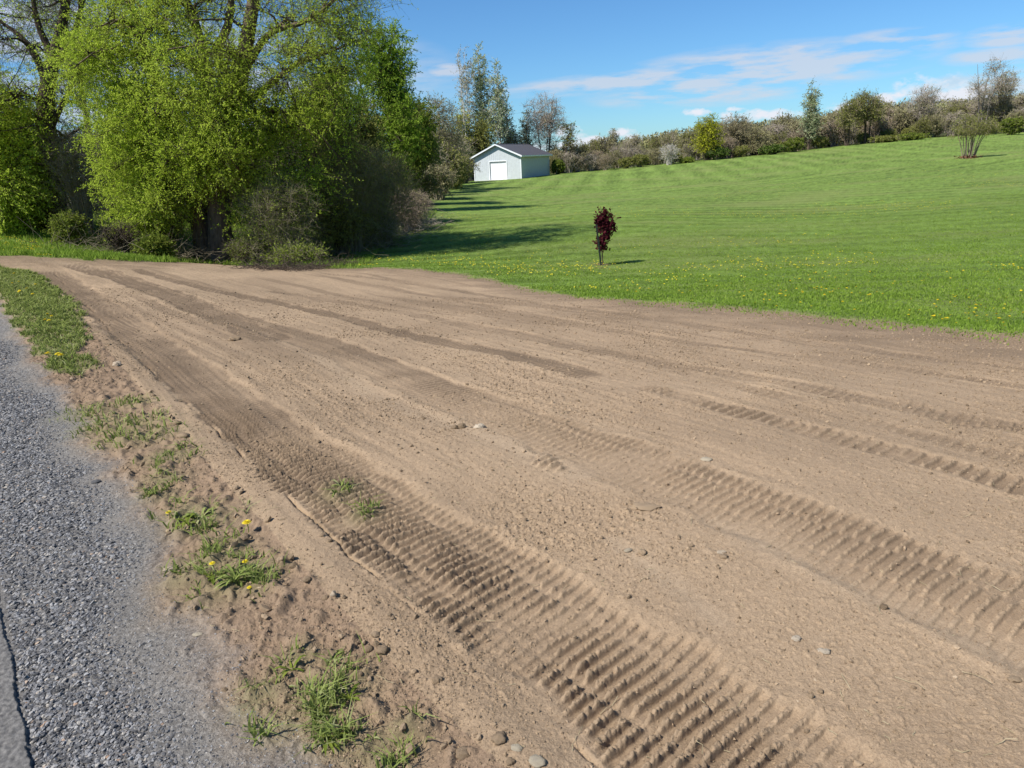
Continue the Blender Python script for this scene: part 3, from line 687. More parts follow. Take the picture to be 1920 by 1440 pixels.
# trees behind and beside the big willow
simple_tree('willow_tree', 'pale thin-leaved tree filling the gap behind the two willows', 'tree', 190, 400, -20, 150, Y=44, bark=B_GREY, leafm=LF_PALE, seed=7, dens=.8, nl=6, leaf=(.10, .05), shape='oval', bare=.35)
simple_tree('willow_tree', 'lime green willow just right of the big willow', 'tree', 735, 400, 112, 130, Y=42, bark=B_DARK, leafm=LF_WILLOW2, seed=8, n2=900, nl=15, leaf=(.13, .05), shape='lumpy', bare=.1, depth=2.5, stems=2)
simple_tree('willow_tree', 'rounded olive green willow between the lime willow and the grey shed', 'tree', 775, 385, 180, 110, Y=50, bark=B_DARK, leafm=LF_MID, seed=9, n2=700, nl=13, leaf=(.15, .06), shape='lumpy', bare=.05, depth=3)
simple_tree('willow_tree', 'dull green tree close behind the right side of the big willow', 'tree', 670, 430, 170, 130, Y=32, bark=B_DARK, leafm=LF_OLIVE, seed=10, n2=700, nl=11, leaf=(.11, .045), shape='lumpy', bare=.15, depth=2.2)
simple_tree('willow_tree', 'twin-stemmed young willow standing in the shade at the soil corner', 'tree', 628, 478, 350, 150, bark=B_DARK, leafm=LF_OLIVE, seed=11, n2=620, nl=8, leaf=(.075, .03), shape='lumpy', bare=.12, depth=1.6, stems=2, trunk_r=.13, tr=.007)
simple_tree('deciduous_tree', 'pale budding tree with a bent bare top above the hedgerow', 'tree', 830, 345, 188, 90, Y=78, bark=B_GREY, leafm=LF_TAN, seed=12, dens=1.3, nl=5, leaf=(.14, .07), shape='oval', bare=.3)
simple_tree('deciduous_tree', 'short bushy olive tree in the hedgerow left of the shed', 'tree', 842, 345, 262, 60, Y=84, leafm=LF_OLIVE, bark=B_DARK, seed=13, n2=500, nl=9, leaf=(.18, .09), shape='lumpy', bare=.02)
simple_tree('deciduous_tree', 'dark green bushy tree in the hedgerow shade', 'tree', 800, 372, 270, 75, Y=62, leafm=LF_DARK, bark=B_DARK, seed=14, n2=560, nl=11, leaf=(.15, .07), shape='lumpy', bare=.0)

# brushy shrubs of the thicket, front to back
shrub('grey leafless shrub between the two willows', 168, 462, 285, 120, twigm=TW_GREY, leafm=LF_OLIVE, seed=21, nst=60, n2=900, nl=1.2, leaf=(.05, .025), depth=1.6, tr=.006, Y=25)
shrub('yellow-green flowering bush left of the dark willow trunk', 62, 432, 368, 70, twigm=TW_OLIVE, leafm=LF_YELLOW, seed=22, nst=40, n2=420, nl=12, leaf=(.07, .035))
shrub('dark tangle of dead stems under the bright willow branches', 232, 478, 418, 70, twigm=B_DARK, leafm=LF_OLIVE, seed=23, nst=60, n2=200, nl=.5, depth=.8, tr=.009, leaf=(.05, .02), n3=3)
shrub('leafless brown shrub spreading right of the willow trunks', 540, 478, 325, 150, twigm=TW_BROWN, leafm=LF_MID, seed=24, nst=50, n2=700, nl=3.2, depth=1.3, Y=22.6, leaf=(.05, .02), tr=.005)
shrub('tall dense brown leafless shrub in the thicket middle', 660, 470, 262, 170, twigm=TW_BROWN, leafm=LF_OLIVE, seed=25, nst=50, n2=800, nl=6, depth=1.8, Y=25.5, tr=.006, leaf=(.05, .022))
shrub('dark twiggy shrub behind the pinkish bush at the lawn', 720, 440, 280, 140, twigm=TW_BROWN, leafm=LF_OLIVE, seed=26, nst=50, n2=800, nl=2.5, depth=1.7, Y=27.5, tr=.007, leaf=(.06, .025))
shrub('pinkish grey leafless bush leaning out over the lawn edge', 768, 430, 358, 95, twigm=TW_PINK, leafm=LF_TAN, seed=27, nst=60, n2=700, nl=.6, depth=1.3, Y=31, tr=.007)
shrub('low grey brush at the foot of the thicket by the lawn corner', 700, 462, 405, 120, twigm=TW_GREY, leafm=LF_MID, seed=28, nst=50, n2=520, nl=1.5, depth=1.2, Y=27)
shrub('brown twiggy shrub deep in the shade left of the big trunks', 318, 478, 395, 90, twigm=TW_BROWN, leafm=LF_MID, seed=29, nst=50, n2=520, nl=2.5, depth=1, Y=24.6)
shrub('leafy green weed bush at the foot of the big willow', 295, 488, 452, 50, twigm=TW_OLIVE, leafm=LF_MID, seed=30, nst=26, n2=160, nl=12, leaf=(.07, .04))
shrub('bramble bush with fresh green leaves right of the willow trunk', 470, 492, 445, 90, twigm=TW_BROWN, leafm=LF_MID, seed=31, nst=30, n2=220, nl=2, leaf=(.06, .03), Y=22.3)
shrub('low dark green bramble in front of the twin-stemmed young willow', 560, 492, 458, 110, twigm=TW_BROWN, leafm=LF_MID, seed=32, nst=30, n2=220, nl=3, leaf=(.07, .04), Y=20.8)
shrub('small green bush under the far-left willow trunk', 135, 458, 410, 55, twigm=TW_BROWN, leafm=LF_MID, seed=33, nst=26, n2=220, nl=7, leaf=(.07, .035))
shrub('dark brushy shrub at the far left behind the yellow bush', 20, 425, 365, 90, twigm=TW_BROWN, leafm=LF_OLIVE, seed=34, nst=50, n2=500, nl=3, Y=36, tr=.009)
shrub('brown hedge shrub between the olive willow and the shed', 845, 350, 290, 70, twigm=TW_BROWN, leafm=LF_OLIVE, seed=35, nst=40, n2=520, nl=4, Y=88, tr=.02, leaf=(.14, .07))
shrub('shaded brown hedge shrub beside the lawn shadow', 812, 372, 318, 60, twigm=TW_BROWN, leafm=LF_DARK, seed=36, nst=40, n2=520, nl=4, Y=64, tr=.014, leaf=(.12, .06))
shrub('dark hedge shrub touching the left wall of the shed', 875, 342, 285, 44, twigm=TW_BROWN, leafm=LF_DARK, seed=37, nst=40, n2=520, nl=4, Y=112, tr=.02, leaf=(.16, .08))

for i_, (px_, top_, w_, Y_) in enumerate([(240, 300, 150, 33), (330, 280, 150, 34), (430, 300, 150, 33), (520, 280, 150, 34), (610, 270, 150, 37), (90, 330, 130, 38)]):
    shrub(['brown thicket shrub behind the dead stem tangle', 'brown thicket shrub behind the big willow trunks, left side', 'brown thicket shrub behind the big willow trunks, right side', 'brown thicket shrub behind the leafless spreading shrub', 'brown thicket shrub behind the twin-stemmed young willow', 'brown thicket shrub behind the far-left willow trunk'][i_],
          px_, 460, top_, w_, Y=Y_, twigm=TW_BROWN, leafm=LF_DARK if i_ % 2 else LF_OLIVE, seed=600+i_, nst=50, n2=800, nl=4, depth=2, tr=.011, leaf=(.10, .05))

# ------------------------------------------------------------------ grey metal shed beyond the lawn
def flat_mat(name, c, rough=.6, spec=.3, nz_=.08, sc=3):
    m, t, b = material(name, rough, spec); n = noise(t, sc, 4, .6)
    t.links.new(ramp(t, n, [(.3, tuple(q*(1-nz_) for q in c)), (.7, tuple(min(1, q*(1+nz_)) for q in c))]), b.inputs['Base Color']); return m
M_WALL = flat_mat('pale_grey_sheet_metal', (.55, .585, .60), .5, .3)
M_TRIM = flat_mat('white_trim', (.80, .82, .83), .4, .4, .03)
M_ROOF = flat_mat('dark_roof_metal', (.050, .050, .062), .5, .35)
M_DOOR = flat_mat('white_door_paint', (.82, .83, .85), .45, .4, .02)
M_CONC = flat_mat('concrete', (.45, .44, .42), .9, .2, .15)
C0 = gnd(978, 335)[0]; ang = math.atan2(.42, .91)   # ridge runs away to the right
ex = np.array([math.cos(-ang), math.sin(-ang)]); ey = np.array([-ex[1], ex[0]])
def solve(fn, px):
    lo, hi = 2, 25
    for _ in range(40):
        m_ = (lo+hi)/2; q = fn(m_); qx = project(q[0], q[1], C0[2])[0]
        if (qx-px)*(project(fn(2)[0], fn(2)[1], C0[2])[0]-project(fn(25)[0], fn(25)[1], C0[2])[0]) < 0: hi = m_
        else: lo = m_
    return (lo+hi)/2
BW = solve(lambda w: C0[:2]-ex*w, 890.5); BD = solve(lambda w: C0[:2]+ey*w, 1031)
sm = C0[1]*1.05/F; WH = 38.5*sm; RH = 57.5*sm; OH = .45; EO = .35
shed = empty('metal_shed', (C0[0], C0[1], C0[2]-.05), -ang)
tag(shed, 'pale grey metal shed with a dark gable roof and white roll-up door beyond the lawn', 'shed')
# local frame: x right along the front (0 = right front corner, -BW left), y away, z up
mid = -BW/2; DW, DH, DX = 2.65, 2.55, -BW*.50+.12
mb = MB()
def wallpoly(pts): mb.add(pts, [tuple(range(len(pts)))])
def zr(x): return WH+(RH-WH)*(1-abs(x-mid)/(BW/2))
dx0, dx1 = DX-DW/2, DX+DW/2
t_ = .12
for y0 in (0, BD-t_):   # front and back walls as solid prisms round the door opening
    if y0 == 0: cols = [(-BW, dx0), (dx1, 0)]
    else: cols = [(-BW, mid), (mid, 0)]
    for a, b_ in cols:
        xs = [a]+([mid] if a < mid < b_ else [])+[b_]
        top = [(x, y0, zr(x)) for x in xs]; bot = [(b_, y0, 0), (a, y0, 0)]
        n_ = len(top)+2; v = top+bot; v2 = [(x, y0+t_, z) for x, y, z in v]
        mb.add(v+v2, [tuple(range(n_))]); mb.add(v2, [tuple(range(n_))[::-1]])
        for i in range(n_):
            j = (i+1) % n_; mb.add([v[i], v[j], v2[j], v2[i]], [(0, 3, 2, 1)])
    if y0 == 0:
        v = [(dx0, 0, DH), (dx1, 0, DH), (dx1, 0, zr(dx1))]+([(mid, 0, zr(mid))] if dx0 < mid < dx1 else [])+[(dx0, 0, zr(dx0))]
        mb.add(v, [tuple(range(len(v)))]); mb.add([(x, y+t_, z) for x, y, z in v], [tuple(range(len(v)))[::-1]]); mb.add([(dx0, 0, DH), (dx1, 0, DH), (dx1, t_, DH), (dx0, t_, DH)], [(0, 1, 2, 3)])
mb.box((-t_, t_, 0), (-.002, BD-t_, WH)); mb.box((-BW+.002, t_, 0), (-BW+t_, BD-t_, WH))
x = -BW+.15
while x < -.1:      # raised ribs of the sheet metal, front and sides
    if not (dx0-.14 < x < dx1+.14): mb.box((x-.018, -.013, .05), (x+.018, -.002, zr(x)-.14))
    else: mb.box((x-.018, -.018, DH+.16), (x+.018, -.002, zr(x)-.14))
    x += .305
y = .15
while y < BD-.1:
    mb.box((-.001, y-.022, .05), (.032, y+.022, WH-.1)); mb.box((-BW-.032, y-.022, .05), (-BW+.001, y+.022, WH-.1)); y += .305
mb.build('wall', M_WALL, shed)
mb = MB()           # roof: two slabs with standing ribs
for s_ in (-1, 1):
    xe = mid+s_*(BW/2+EO); ze = WH-(RH-WH)*EO/(BW/2)+.05; zt = RH+.05
    a = [(mid, -OH, zt), (xe, -OH, ze), (xe, BD+OH, ze), (mid, BD+OH, zt)]; u = [(p_[0], p_[1], p_[2]+.10) for p_ in a]
    mb.add(a+u, [(0, 1, 2, 3), (7, 6, 5, 4), (0, 4, 5, 1), (1, 5, 6, 2), (2, 6, 7, 3)] if s_ > 0 else [(3, 2, 1, 0), (4, 5, 6, 7), (1, 5, 4, 0), (2, 6, 5, 1), (3, 7, 6, 2)])
    yy = -OH+.2
    while yy < BD+OH:
        q = [(mid, yy, zt+.1), (xe, yy, ze+.1)]; mb.add([(q[0][0], yy-.02, q[0][2]), (q[1][0], yy-.02, q[1][2]), (q[1][0], yy, q[1][2]+.035), (q[0][0], yy, q[0][2]+.035), (q[0][0], yy+.02, q[0][2]), (q[1][0], yy+.02, q[1][2])], [(0, 1, 2, 3), (3, 2, 5, 4)]); yy += .6
roof = mb.build('roof', M_ROOF, shed)
mb = MB(); mb.add([(mid-.16, -OH-.02, RH+.12), (mid, -OH-.02, RH+.18), (mid+.16, -OH-.02, RH+.12), (mid-.16, BD+OH+.02, RH+.12), (mid, BD+OH+.02, RH+.18), (mid+.16, BD+OH+.02, RH+.12)], [(0, 1, 4, 3), (1, 2, 5, 4)]); mb.build('ridge_cap', M_ROOF, roof)
for yf in (-OH-.03, BD+OH):
    mb = MB()
    for s_ in (-1, 1):
        xe = mid+s_*(BW/2+EO+.02); ze = WH-(RH-WH)*EO/(BW/2)
        v = [(mid, yf, RH-.02), (xe, yf, ze-.06), (xe, yf, ze+.16), (mid, yf, RH+.16)]; w = [(a, b_+.03, c_) for a, b_, c_ in v]
        mb.add(v+w, [(0, 1, 2, 3), (7, 6, 5, 4), (0, 4, 5, 1), (1, 5, 6, 2), (2, 6, 7, 3)])
    mb.build('gable_trim', M_TRIM, roof)
mb = MB()
for s_ in (-1, 1):
    xe = mid+s_*(BW/2+EO); ze = WH-(RH-WH)*EO/(BW/2); mb.box((min(xe, xe+s_*.03), -OH, ze-.04), (max(xe, xe+s_*.03), BD+OH, ze+.15))
mb.build('eave_trim', M_TRIM, roof)
for lo, hi in (((-.07, -.045, 0), (.04, -.036, WH-.05)), ((-BW-.04, -.045, 0), (-BW+.09, -.036, WH-.05))):
    mb = MB(); mb.box(lo, hi); mb.build('corner_trim', M_TRIM, shed)
mb = MB(); f0 = .12
mb.box((dx0-f0, -.06, 0), (dx0, .02, DH+f0)); mb.box((dx1, -.06, 0), (dx1+f0, .02, DH+f0)); mb.box((dx0, -.06, DH), (dx1, .02, DH+f0)); mb.build('door_frame', M_TRIM, shed)
mb = MB(); nP = 8
for i in range(nP):
    z0 = i*DH/nP; z1 = (i+1)*DH/nP; mb.box((dx0+.03, .0985, z1-.018), (dx1-.03, .0999, z1-.008)) if i < nP-1 else None
mb.box((dx0+.005, .1, .002), (dx1-.005, .15, DH-.003)); mb.build('roll_up_door', M_DOOR, shed)
mb = MB(); mb.box((dx0+.001, .060, DH-.20), (dx1-.001, .095, DH-.003)); mb.build('door_header', M_WALL, shed)
mb = MB(); mb.box((-BW-.04, -.07, -.6), (.05, BD+.04, -.0)); mb.box((dx0-.3, -.9, -.25), (dx1+.3, -.07, .03)); mb.build('foundation', M_CONC, shed)

# ------------------------------------------------------------------ trees round the shed
def B_at(px, Y):
    q = at(px, 300, Y); z = float(gtop(q[0], Y)); return np.array([q[0], Y, z]), float(project(q[0], Y, z)[1])
def tree_at(name, label, px, top, width, Y, **k):
    b, py = B_at(px, Y); return simple_tree(name, label, k.pop('cat', 'tree'), px, py, top, width, Y=Y, **k)
def shrub_at(label, px, top, width, Y, **k):
    b, py = B_at(px, Y); return shrub(label, px, py, top, width, Y=Y, **k)
tree_at('poplar_tree', 'tall bare pale-barked poplar, leftmost of the tall ones behind the shed', 884, 124, 44, 122, bark=B_PALE, leafm=LF_TAN, seed=50, n2=320, nl=1.5, shape='vase', bare=.25, stems=3, tr=.03, leaf=(.2, .12), trunk_r=.16)
tree_at('poplar_tree', 'tallest poplar with grey-green leaves and white trunk behind the shed', 910, 119, 46, 124, bark=B_PALE, leafm=LF_PALE, seed=51, n2=380, nl=4.5, shape='tall', bare=.25, tr=.03, leaf=(.25, .16), trunk_r=.2)
tree_at('poplar_tree', 'sparse pale poplar, rightmost of the tall ones behind the shed', 940, 146, 52, 123, bark=B_PALE, leafm=LF_PALE, seed=52, n2=420, nl=3.5, shape='tall', bare=.25, tr=.03, leaf=(.25, .16), trunk_r=.18)
tree_at('deciduous_tree', 'yellow-green young tree with pale stems left of the shed roof', 872, 205, 46, 118, bark=B_PALE, leafm=LF_YELLOW, seed=53, n2=330, nl=3.5, shape='tall', bare=.2, tr=.028, leaf=(.22, .14), stems=2)
tree_at('deciduous_tree', 'brown budding tree rising directly behind the shed roof', 958, 205, 56, 128, bark=B_GREY, twigm=TW_GREY, leafm=LF_TAN, seed=54, n2=300, nl=1.5, shape='lumpy', bare=.15, tr=.03, leaf=(.25, .15))
tree_at('deciduous_tree', 'round-topped leafless tree right of the shed roof', 1024, 194, 80, 128, bark=B_GREY, twigm=TW_GREY, leafm=LF_TAN, seed=55, n2=760, nl=.5, shape='oval', bare=.28, stems=4, tr=.026, leaf=(.2, .1))
tree_at('deciduous_tree', 'small crooked tree leaning right beside the round leafless one', 1056, 234, 44, 124, bark=B_DARK, leafm=LF_OLIVE, seed=56, n2=150, nl=2, shape='lumpy', bare=.45, lean=14, tr=.03, leaf=(.2, .12))
tree_at('deciduous_tree', 'slim brown budding tree between the poplars and the round leafless tree', 990, 220, 34, 130, bark=B_GREY, leafm=LF_OLIVE, seed=57, n2=260, nl=2.5, shape='tall', bare=.2, tr=.028, leaf=(.22, .13))
shrub_at('yellow-green undergrowth shrub behind the shed ridge', 905, 235, 56, 119, twigm=TW_OLIVE, leafm=LF_OLIVE, seed=58, n2=340, nl=4, tr=.016, leaf=(.25, .14))
shrub_at('green bush at the right rear corner of the shed', 1046, 304, 26, 117, twigm=TW_BROWN, leafm=LF_MID, seed=59, n2=260, nl=9, tr=.02, leaf=(.18, .1))
shrub_at('brown undergrowth shrub behind the shed centre', 965, 258, 60, 126, twigm=TW_GREY, leafm=LF_TAN, seed=60, n2=360, nl=2.5, tr=.016, leaf=(.25, .14))
shrub_at('brown undergrowth shrub behind the shed gable', 890, 262, 40, 121, twigm=TW_BROWN, leafm=LF_OLIVE, seed=61, n2=340, nl=2.5, tr=.016, leaf=(.25, .14))

# ------------------------------------------------------------------ far treeline: the ones that stand out
FAR = [  # kind, px, top, width, Y, bark, twig, leaf, shape, nl, label
    ('tree', 1325, 224, 62, 126, B_DARK, TW_OLIVE, LF_YELLOW, 'tall', 5, 'yellow-green cone-shaped tree standing out of the far treeline'),
    ('tree', 1373, 222, 58, 134, B_DARK, TW_BROWN, LF_RUSTY, 'oval', 3, 'rusty red-brown budding tree right of the yellow-green cone tree'),
    ('tree', 1425, 244, 60, 132, B_DARK, TW_BROWN, LF_TAN, 'lumpy', 4, 'speckled brown tree with dark foot halfway along the far treeline'),
    ('tree', 1516, 168, 42, 133, B_DARK, TW_BROWN, LF_PALE, 'tall', 4.5, 'tallest narrow pale-leaved tree in the middle of the far treeline'),
    ('tree', 1590, 188, 62, 133, B_DARK, TW_BROWN, LF_OLIVE, 'lumpy', 4, 'crooked olive tree with a dark leaning trunk in the far treeline'),
    ('tree', 1625, 182, 70, 134, B_DARK, TW_BROWN, LF_OLIVE, 'lumpy', 3.5, 'old broad tree with a thick black forked trunk in the far treeline'),
    ('tree', 1725, 175, 66, 140, B_GREY, TW_GREY, LF_TAN, 'vase', .7, 'upswept leafless grey tree under the larger white cloud'),
    ('tree', 1840, 130, 78, 142, B_GREY, TW_GREY, LF_TAN, 'lumpy', 1.2, 'tall open leafless tree rising highest at the right'),
    ('tree', 1872, 152, 44, 144, B_GREY, TW_GREY, LF_RUSTY, 'vase', 1.2, 'leafless tree close right of the tallest open one'),
    ('tree', 1150, 250, 24, 190, B_DARK, TW_BROWN, LF_TAN, 'oval', 2, 'small round bare tree on the skyline at the low end of the far wood'),
    ('shrub', 1893, 224, 46, 128, B_DARK, TW_BROWN, LF_MID, 'o', 11, 'round fresh green bush at the right end of the far treeline'),
    ('shrub', 1708, 252, 66, 131, B_DARK, TW_BROWN, LF_MID, 'o', 9, 'low green bush at the lawn edge below the upswept leafless tree'),
    ('shrub', 1660, 256, 60, 131, B_DARK, TW_BROWN, LF_OLIVE, 'o', 8, 'low olive bush right of the old forked tree'),
    ('shrub', 1490, 262, 40, 129, B_DARK, TW_BROWN, LF_MID, 'o', 8, 'low green bush left of the tallest narrow tree'),
    ('shrub', 1450, 274, 52, 127, B_DARK, TW_BROWN, LF_DARK, 'o', 9, 'dark low bush in the shade at the bend of the far treeline'),
    ('shrub', 1345, 280, 46, 125, B_DARK, TW_BROWN, LF_DARK, 'o', 8, 'dark green low bush right of the yellow-green cone tree'),
    ('shrub', 1288, 298, 26, 122, B_DARK, TW_BROWN, LF_MID, 'o', 8, 'small green bush left of the yellow-green cone tree'),
    ('shrub', 1255, 275, 40, 122, B_PALE, B_PALE, LF_TAN, 'o', .3, 'pale whitish leafless shrub in front of the far treeline'),
]
for i, (kd, px, top, wd, Y, bk, tw_, lf, shp_, nl_, lab) in enumerate(FAR):
    if kd == 'tree': tree_at('deciduous_tree', lab, px, top, wd, Y, bark=bk, twigm=tw_, leafm=lf, seed=100+i, shape=shp_, nl=nl_, n2=420, bare=.12 if i < 4 else .3, stems=3 if shp_ in ('vase', 'lumpy') else 1, tr=.03, leaf=(.20, .12), trunk_r=.2)
    else: shrub_at(lab, px, top, wd, Y, twigm=tw_, leafm=lf, seed=100+i, n2=260, nl=nl_*.6, tr=.025, leaf=(.22, .13))
q = at(1112, 276, 210); cb = np.array([q[0], 210, float(gtop(q[0], 210))]); rng = np.random.RandomState(70)
hcb = at(1112, 262, 210)[2]-cb[2]
tag(plant('conifer_tree', cb, rng, [([cb, cb+[0, 0, hcb*.5], cb+[0, 0, hcb*.98]], .2, .04)], [(cb+[0, 0, hcb*.45], (1.4, 1.4, hcb*.4)), (cb+[0, 0, hcb*.8], (.6, .6, hcb*.2))], n1=20, n2=160, n3=3, nl=8, lleaf=(.5, .25), twig=(.6, 0), mats=(B_DARK, B_DARK, LF_CEDAR), parts=('trunk', 'branches', 'foliage')), 'tiny dark pointed conifer on the distant skyline', 'tree')
q = at(1140, 280, 215); cb = np.array([q[0], 215, float(gtop(q[0], 215))]); hcb = at(1140, 266, 215)[2]-cb[2]
tag(plant('conifer_tree', cb, rng, [([cb, cb+[0, 0, hcb*.5], cb+[0, 0, hcb*.9]], .2, .04)], [(cb+[0, 0, hcb*.7], (3.6, 3, hcb*.26))], n1=20, n2=220, n3=3, nl=8, lleaf=(.5, .25), twig=(.7, 0), mats=(B_DARK, B_DARK, LF_CEDAR)), 'dark green mounded evergreen on the distant skyline', 'tree')

# the rest of the treeline: copies of a few kinds
KINDS = [('grey leafless shrub in the far treeline', TW_GREY, LF_TAN, .8, 's'), ('brown budding shrub in the far treeline', TW_BROWN, LF_TAN, 3, 's'), ('olive green budding tree in the far treeline', TW_BROWN, LF_OLIVE, 4.5, 't'),
         ('pinkish brown leafless shrub in the far treeline', TW_PINK, LF_RUSTY, 1.5, 's'), ('light brown budding tree in the far treeline', TW_GREY, LF_TAN, 2.5, 't'), ('low green bush along the foot of the far treeline', TW_BROWN, LF_OLIVE, 6, 'b')]
protos = []
for i, (lab, tw_, lf, nl_, kd) in enumerate(KINDS):
    for v_ in range(2):
        if kd == 't': o = simple_tree('deciduous_tree', lab, 'tree', 1200, 317, 250, 62, Y=121, bark=B_GREY if i == 4 else B_DARK, twigm=tw_, leafm=lf, seed=200+i*3+v_, n2=330, nl=nl_, shape='lumpy', bare=.08, stems=2+v_, tr=.03, leaf=(.19, .11))
        else: o = shrub(lab, 1200, 317, 275 if kd == 's' else 296, 50 if kd == 's' else 34, Y=121, twigm=tw_, leafm=lf, seed=200+i*3+v_, n2=300 if kd == 's' else 200, nl=nl_, tr=.028, leaf=(.18, .10))
        o['group'] = lab.replace(' in the', 's in the').replace(' along the', 'es along the'); protos.append((o, kd, [False]))
def put(o, used, loc, rz, s_):
    if not used[0]: o.location = tuple(loc); o.rotation_euler = (0, 0, rz); o.scale = (s_,)*3; used[0] = True; return o
    return copy_tree(o, loc, rz, (s_,)*3)
rng = np.random.RandomState(9)
topx = [1000, 1075, 1150, 1260, 1300, 1400, 1480, 1560, 1640, 1720, 1800, 1880, 1990]; topy = [270, 272, 266, 256, 250, 238, 222, 206, 195, 194, 190, 186, 180]
HT = {'s': 42*121*1.05/F, 't': 67*121*1.05/F, 'b': 21*121*1.05/F}
px = 1046.
while px < 2060:
    for row in range(3):
        k = rng.choice(len(protos), p=None); o, kd, us_ = protos[k]
        if row == 0 and rng.rand() < .16: k = 10+rng.randint(2); o, kd, us_ = protos[k]
        if row == 2:
            k = rng.choice([4, 5, 8, 9, 2, 3]); o, kd, us_ = protos[k]
        x_ = px+rng.uniform(-10, 10); Y = np.interp(x_, [1040, 1280, 1440, 1600, 2000], [122, 128, 134, 139, 139])+row*5+rng.uniform(-1.2, 1.5)
        if kd == 'b': Y -= 2.5*(row == 0)
        b, py = B_at(x_, Y)
        want = (py-np.interp(x_, topx, topy)+rng.normal(0, 5))*Y*1.05/F*(.62, .8, 1.0)[row]
        s_ = 1.0 if kd == 'b' else np.clip(want/HT[kd], .5, 1.6)
        put(o, us_, b, rng.rand()*6.28, s_*(.9+.2*rng.rand()))
    px += 27
# hedgerow between thicket and shed, same kinds
for (x_, Y, k, s_) in [(852, 100, 4, .8), (866, 104, 2, 1.0), (838, 92, 8, 1.2), (826, 74, 4, 1.1), (800, 70, 9, .9), (818, 60, 3, .75), (785, 52, 5, .7), (850, 118, 5, 1.2), (820, 100, 8, 1.3), (1040, 124, 3, 1.0), (1066, 123, 1, .9)]:
    o, kd, us_ = protos[k]; b, py = B_at(x_, Y); put(o, us_, b, rng.rand()*6.28, s_)

# distant wood on the hill: one mass
rng = np.random.RandomState(12)
pts_x = []; lv = []; lf_ = []; la_ = []; lt = []; tmb = MB()
sk_x = [1040, 1100, 1170, 1240, 1300, 1400, 1470, 1560, 1640, 1720, 1800, 1920, 2150]; sk_y = [292, 276, 262, 250, 238, 230, 222, 208, 193, 189, 186, 180, 172]
nw = 560
for i in range(nw):
    px = rng.uniform(1050, 2150); Y = rng.uniform(160, 330); b, py = B_at(px, Y)
    topz = at(px, np.interp(px, sk_x, sk_y)+rng.normal(0, 2.5), Y)[2]-b[2]
    h = min(topz, rng.uniform(8, 13))
    if h < 4: continue
    r_ = h*rng.uniform(.22, .34); n = int(150+60*rng.rand())
    c = b+[0, 0, h*.58]; d = unit(rng.normal(size=(n, 3))); p = c+d*np.array([r_, r_, h*.42])*(rng.rand(n, 1)**.45)
    v, f = leaves(p, np.tile([0, 0, 1.], (n, 1)), .75, .34, rng, .45); hue = rng.rand()
    lv.append(v); la_.append(np.clip(hue+rng.normal(0, .10, len(v)//4), 0, 1).repeat(4)); 
    P = np.array([[b, b+[0, 0, h*.5], b+[rng.normal()*.4, 0, h*.97]]]); v, f = tubes(P, np.array([[.16, .10, .03]]), 4); tmb.add(v, f)
M_WOOD = leaf_mat('distant_wood_crowns', (.22, .19, .105), (.26, .24, .11), (.31, .31, .13), .2)
v = np.concatenate(lv)
wd = new_mesh('distant_wood', v, np.arange(len(v)).reshape(-1, 4), M_WOOD, attrs={'v': np.concatenate(la_)})
tag(wd, 'distant brown and olive wood covering the hill behind the treeline', 'wood', kind='stuff')
tag(tmb.build('distant_trunks', B_GREY, wd), kind='stuff')

# ------------------------------------------------------------------ clump of stems standing on the lawn at the right
b = gnd(1816, 297)[0]; s = b[1]*1.05/F; rng = np.random.RandomState(15); sk = []
for i in range(17):
    a = rng.rand()*6.28; e = rng.rand()
    p0 = b+np.array([np.cos(a)*.5*e, np.sin(a)*.5*e, -.1]); p1 = b+np.array([(np.cos(a)*1.9+.15)*e, np.sin(a)*1.3*e, (3.0+rng.rand())]); sk.append(([p0, p0*.5+p1*.5+rng.normal(size=3)*.08+[-np.cos(a)*.25, 0, 0], p1], .055, .018))
bl = [(b+[.1, 0, 3.2], (38*s, 1.8, 20*s)), (b+[-1.0, 0, 2.6], (24*s, 1.6, 12*s)), (b+[1.2, 0, 2.8], (26*s, 1.6, 12*s))]
cl = plant('lawn_tree', b, rng, sk, bl, n1=30, n2=330, n3=5, nl=4.5, lleaf=(.10, .055), twig=(.4, 0), droop=.1, tw_r=.008, r1=.03, mats=(TW_BROWN, TW_BROWN, LF_OLIVE), parts=('stems', 'branches', 'foliage'))
tag(cl, 'many-stemmed small tree with thin olive crown standing alone on the lawn', 'tree')
mb = MB(); p = b+np.c_[rng.normal(0, .42, (260, 2)), np.abs(rng.normal(0, .10, 260))]; p[:, 2] += .03
v, f = leaves(p-b, unit(rng.normal(size=(260, 3))*[1, 1, .5]), .22, .10, rng, .7); new_mesh('dead_leaf_litter', v, f, leaf_mat('dead_leaf', (.10, .045, .028), (.19, .09, .055), None, .1), cl, {'v': rng.rand(260).repeat(4)})

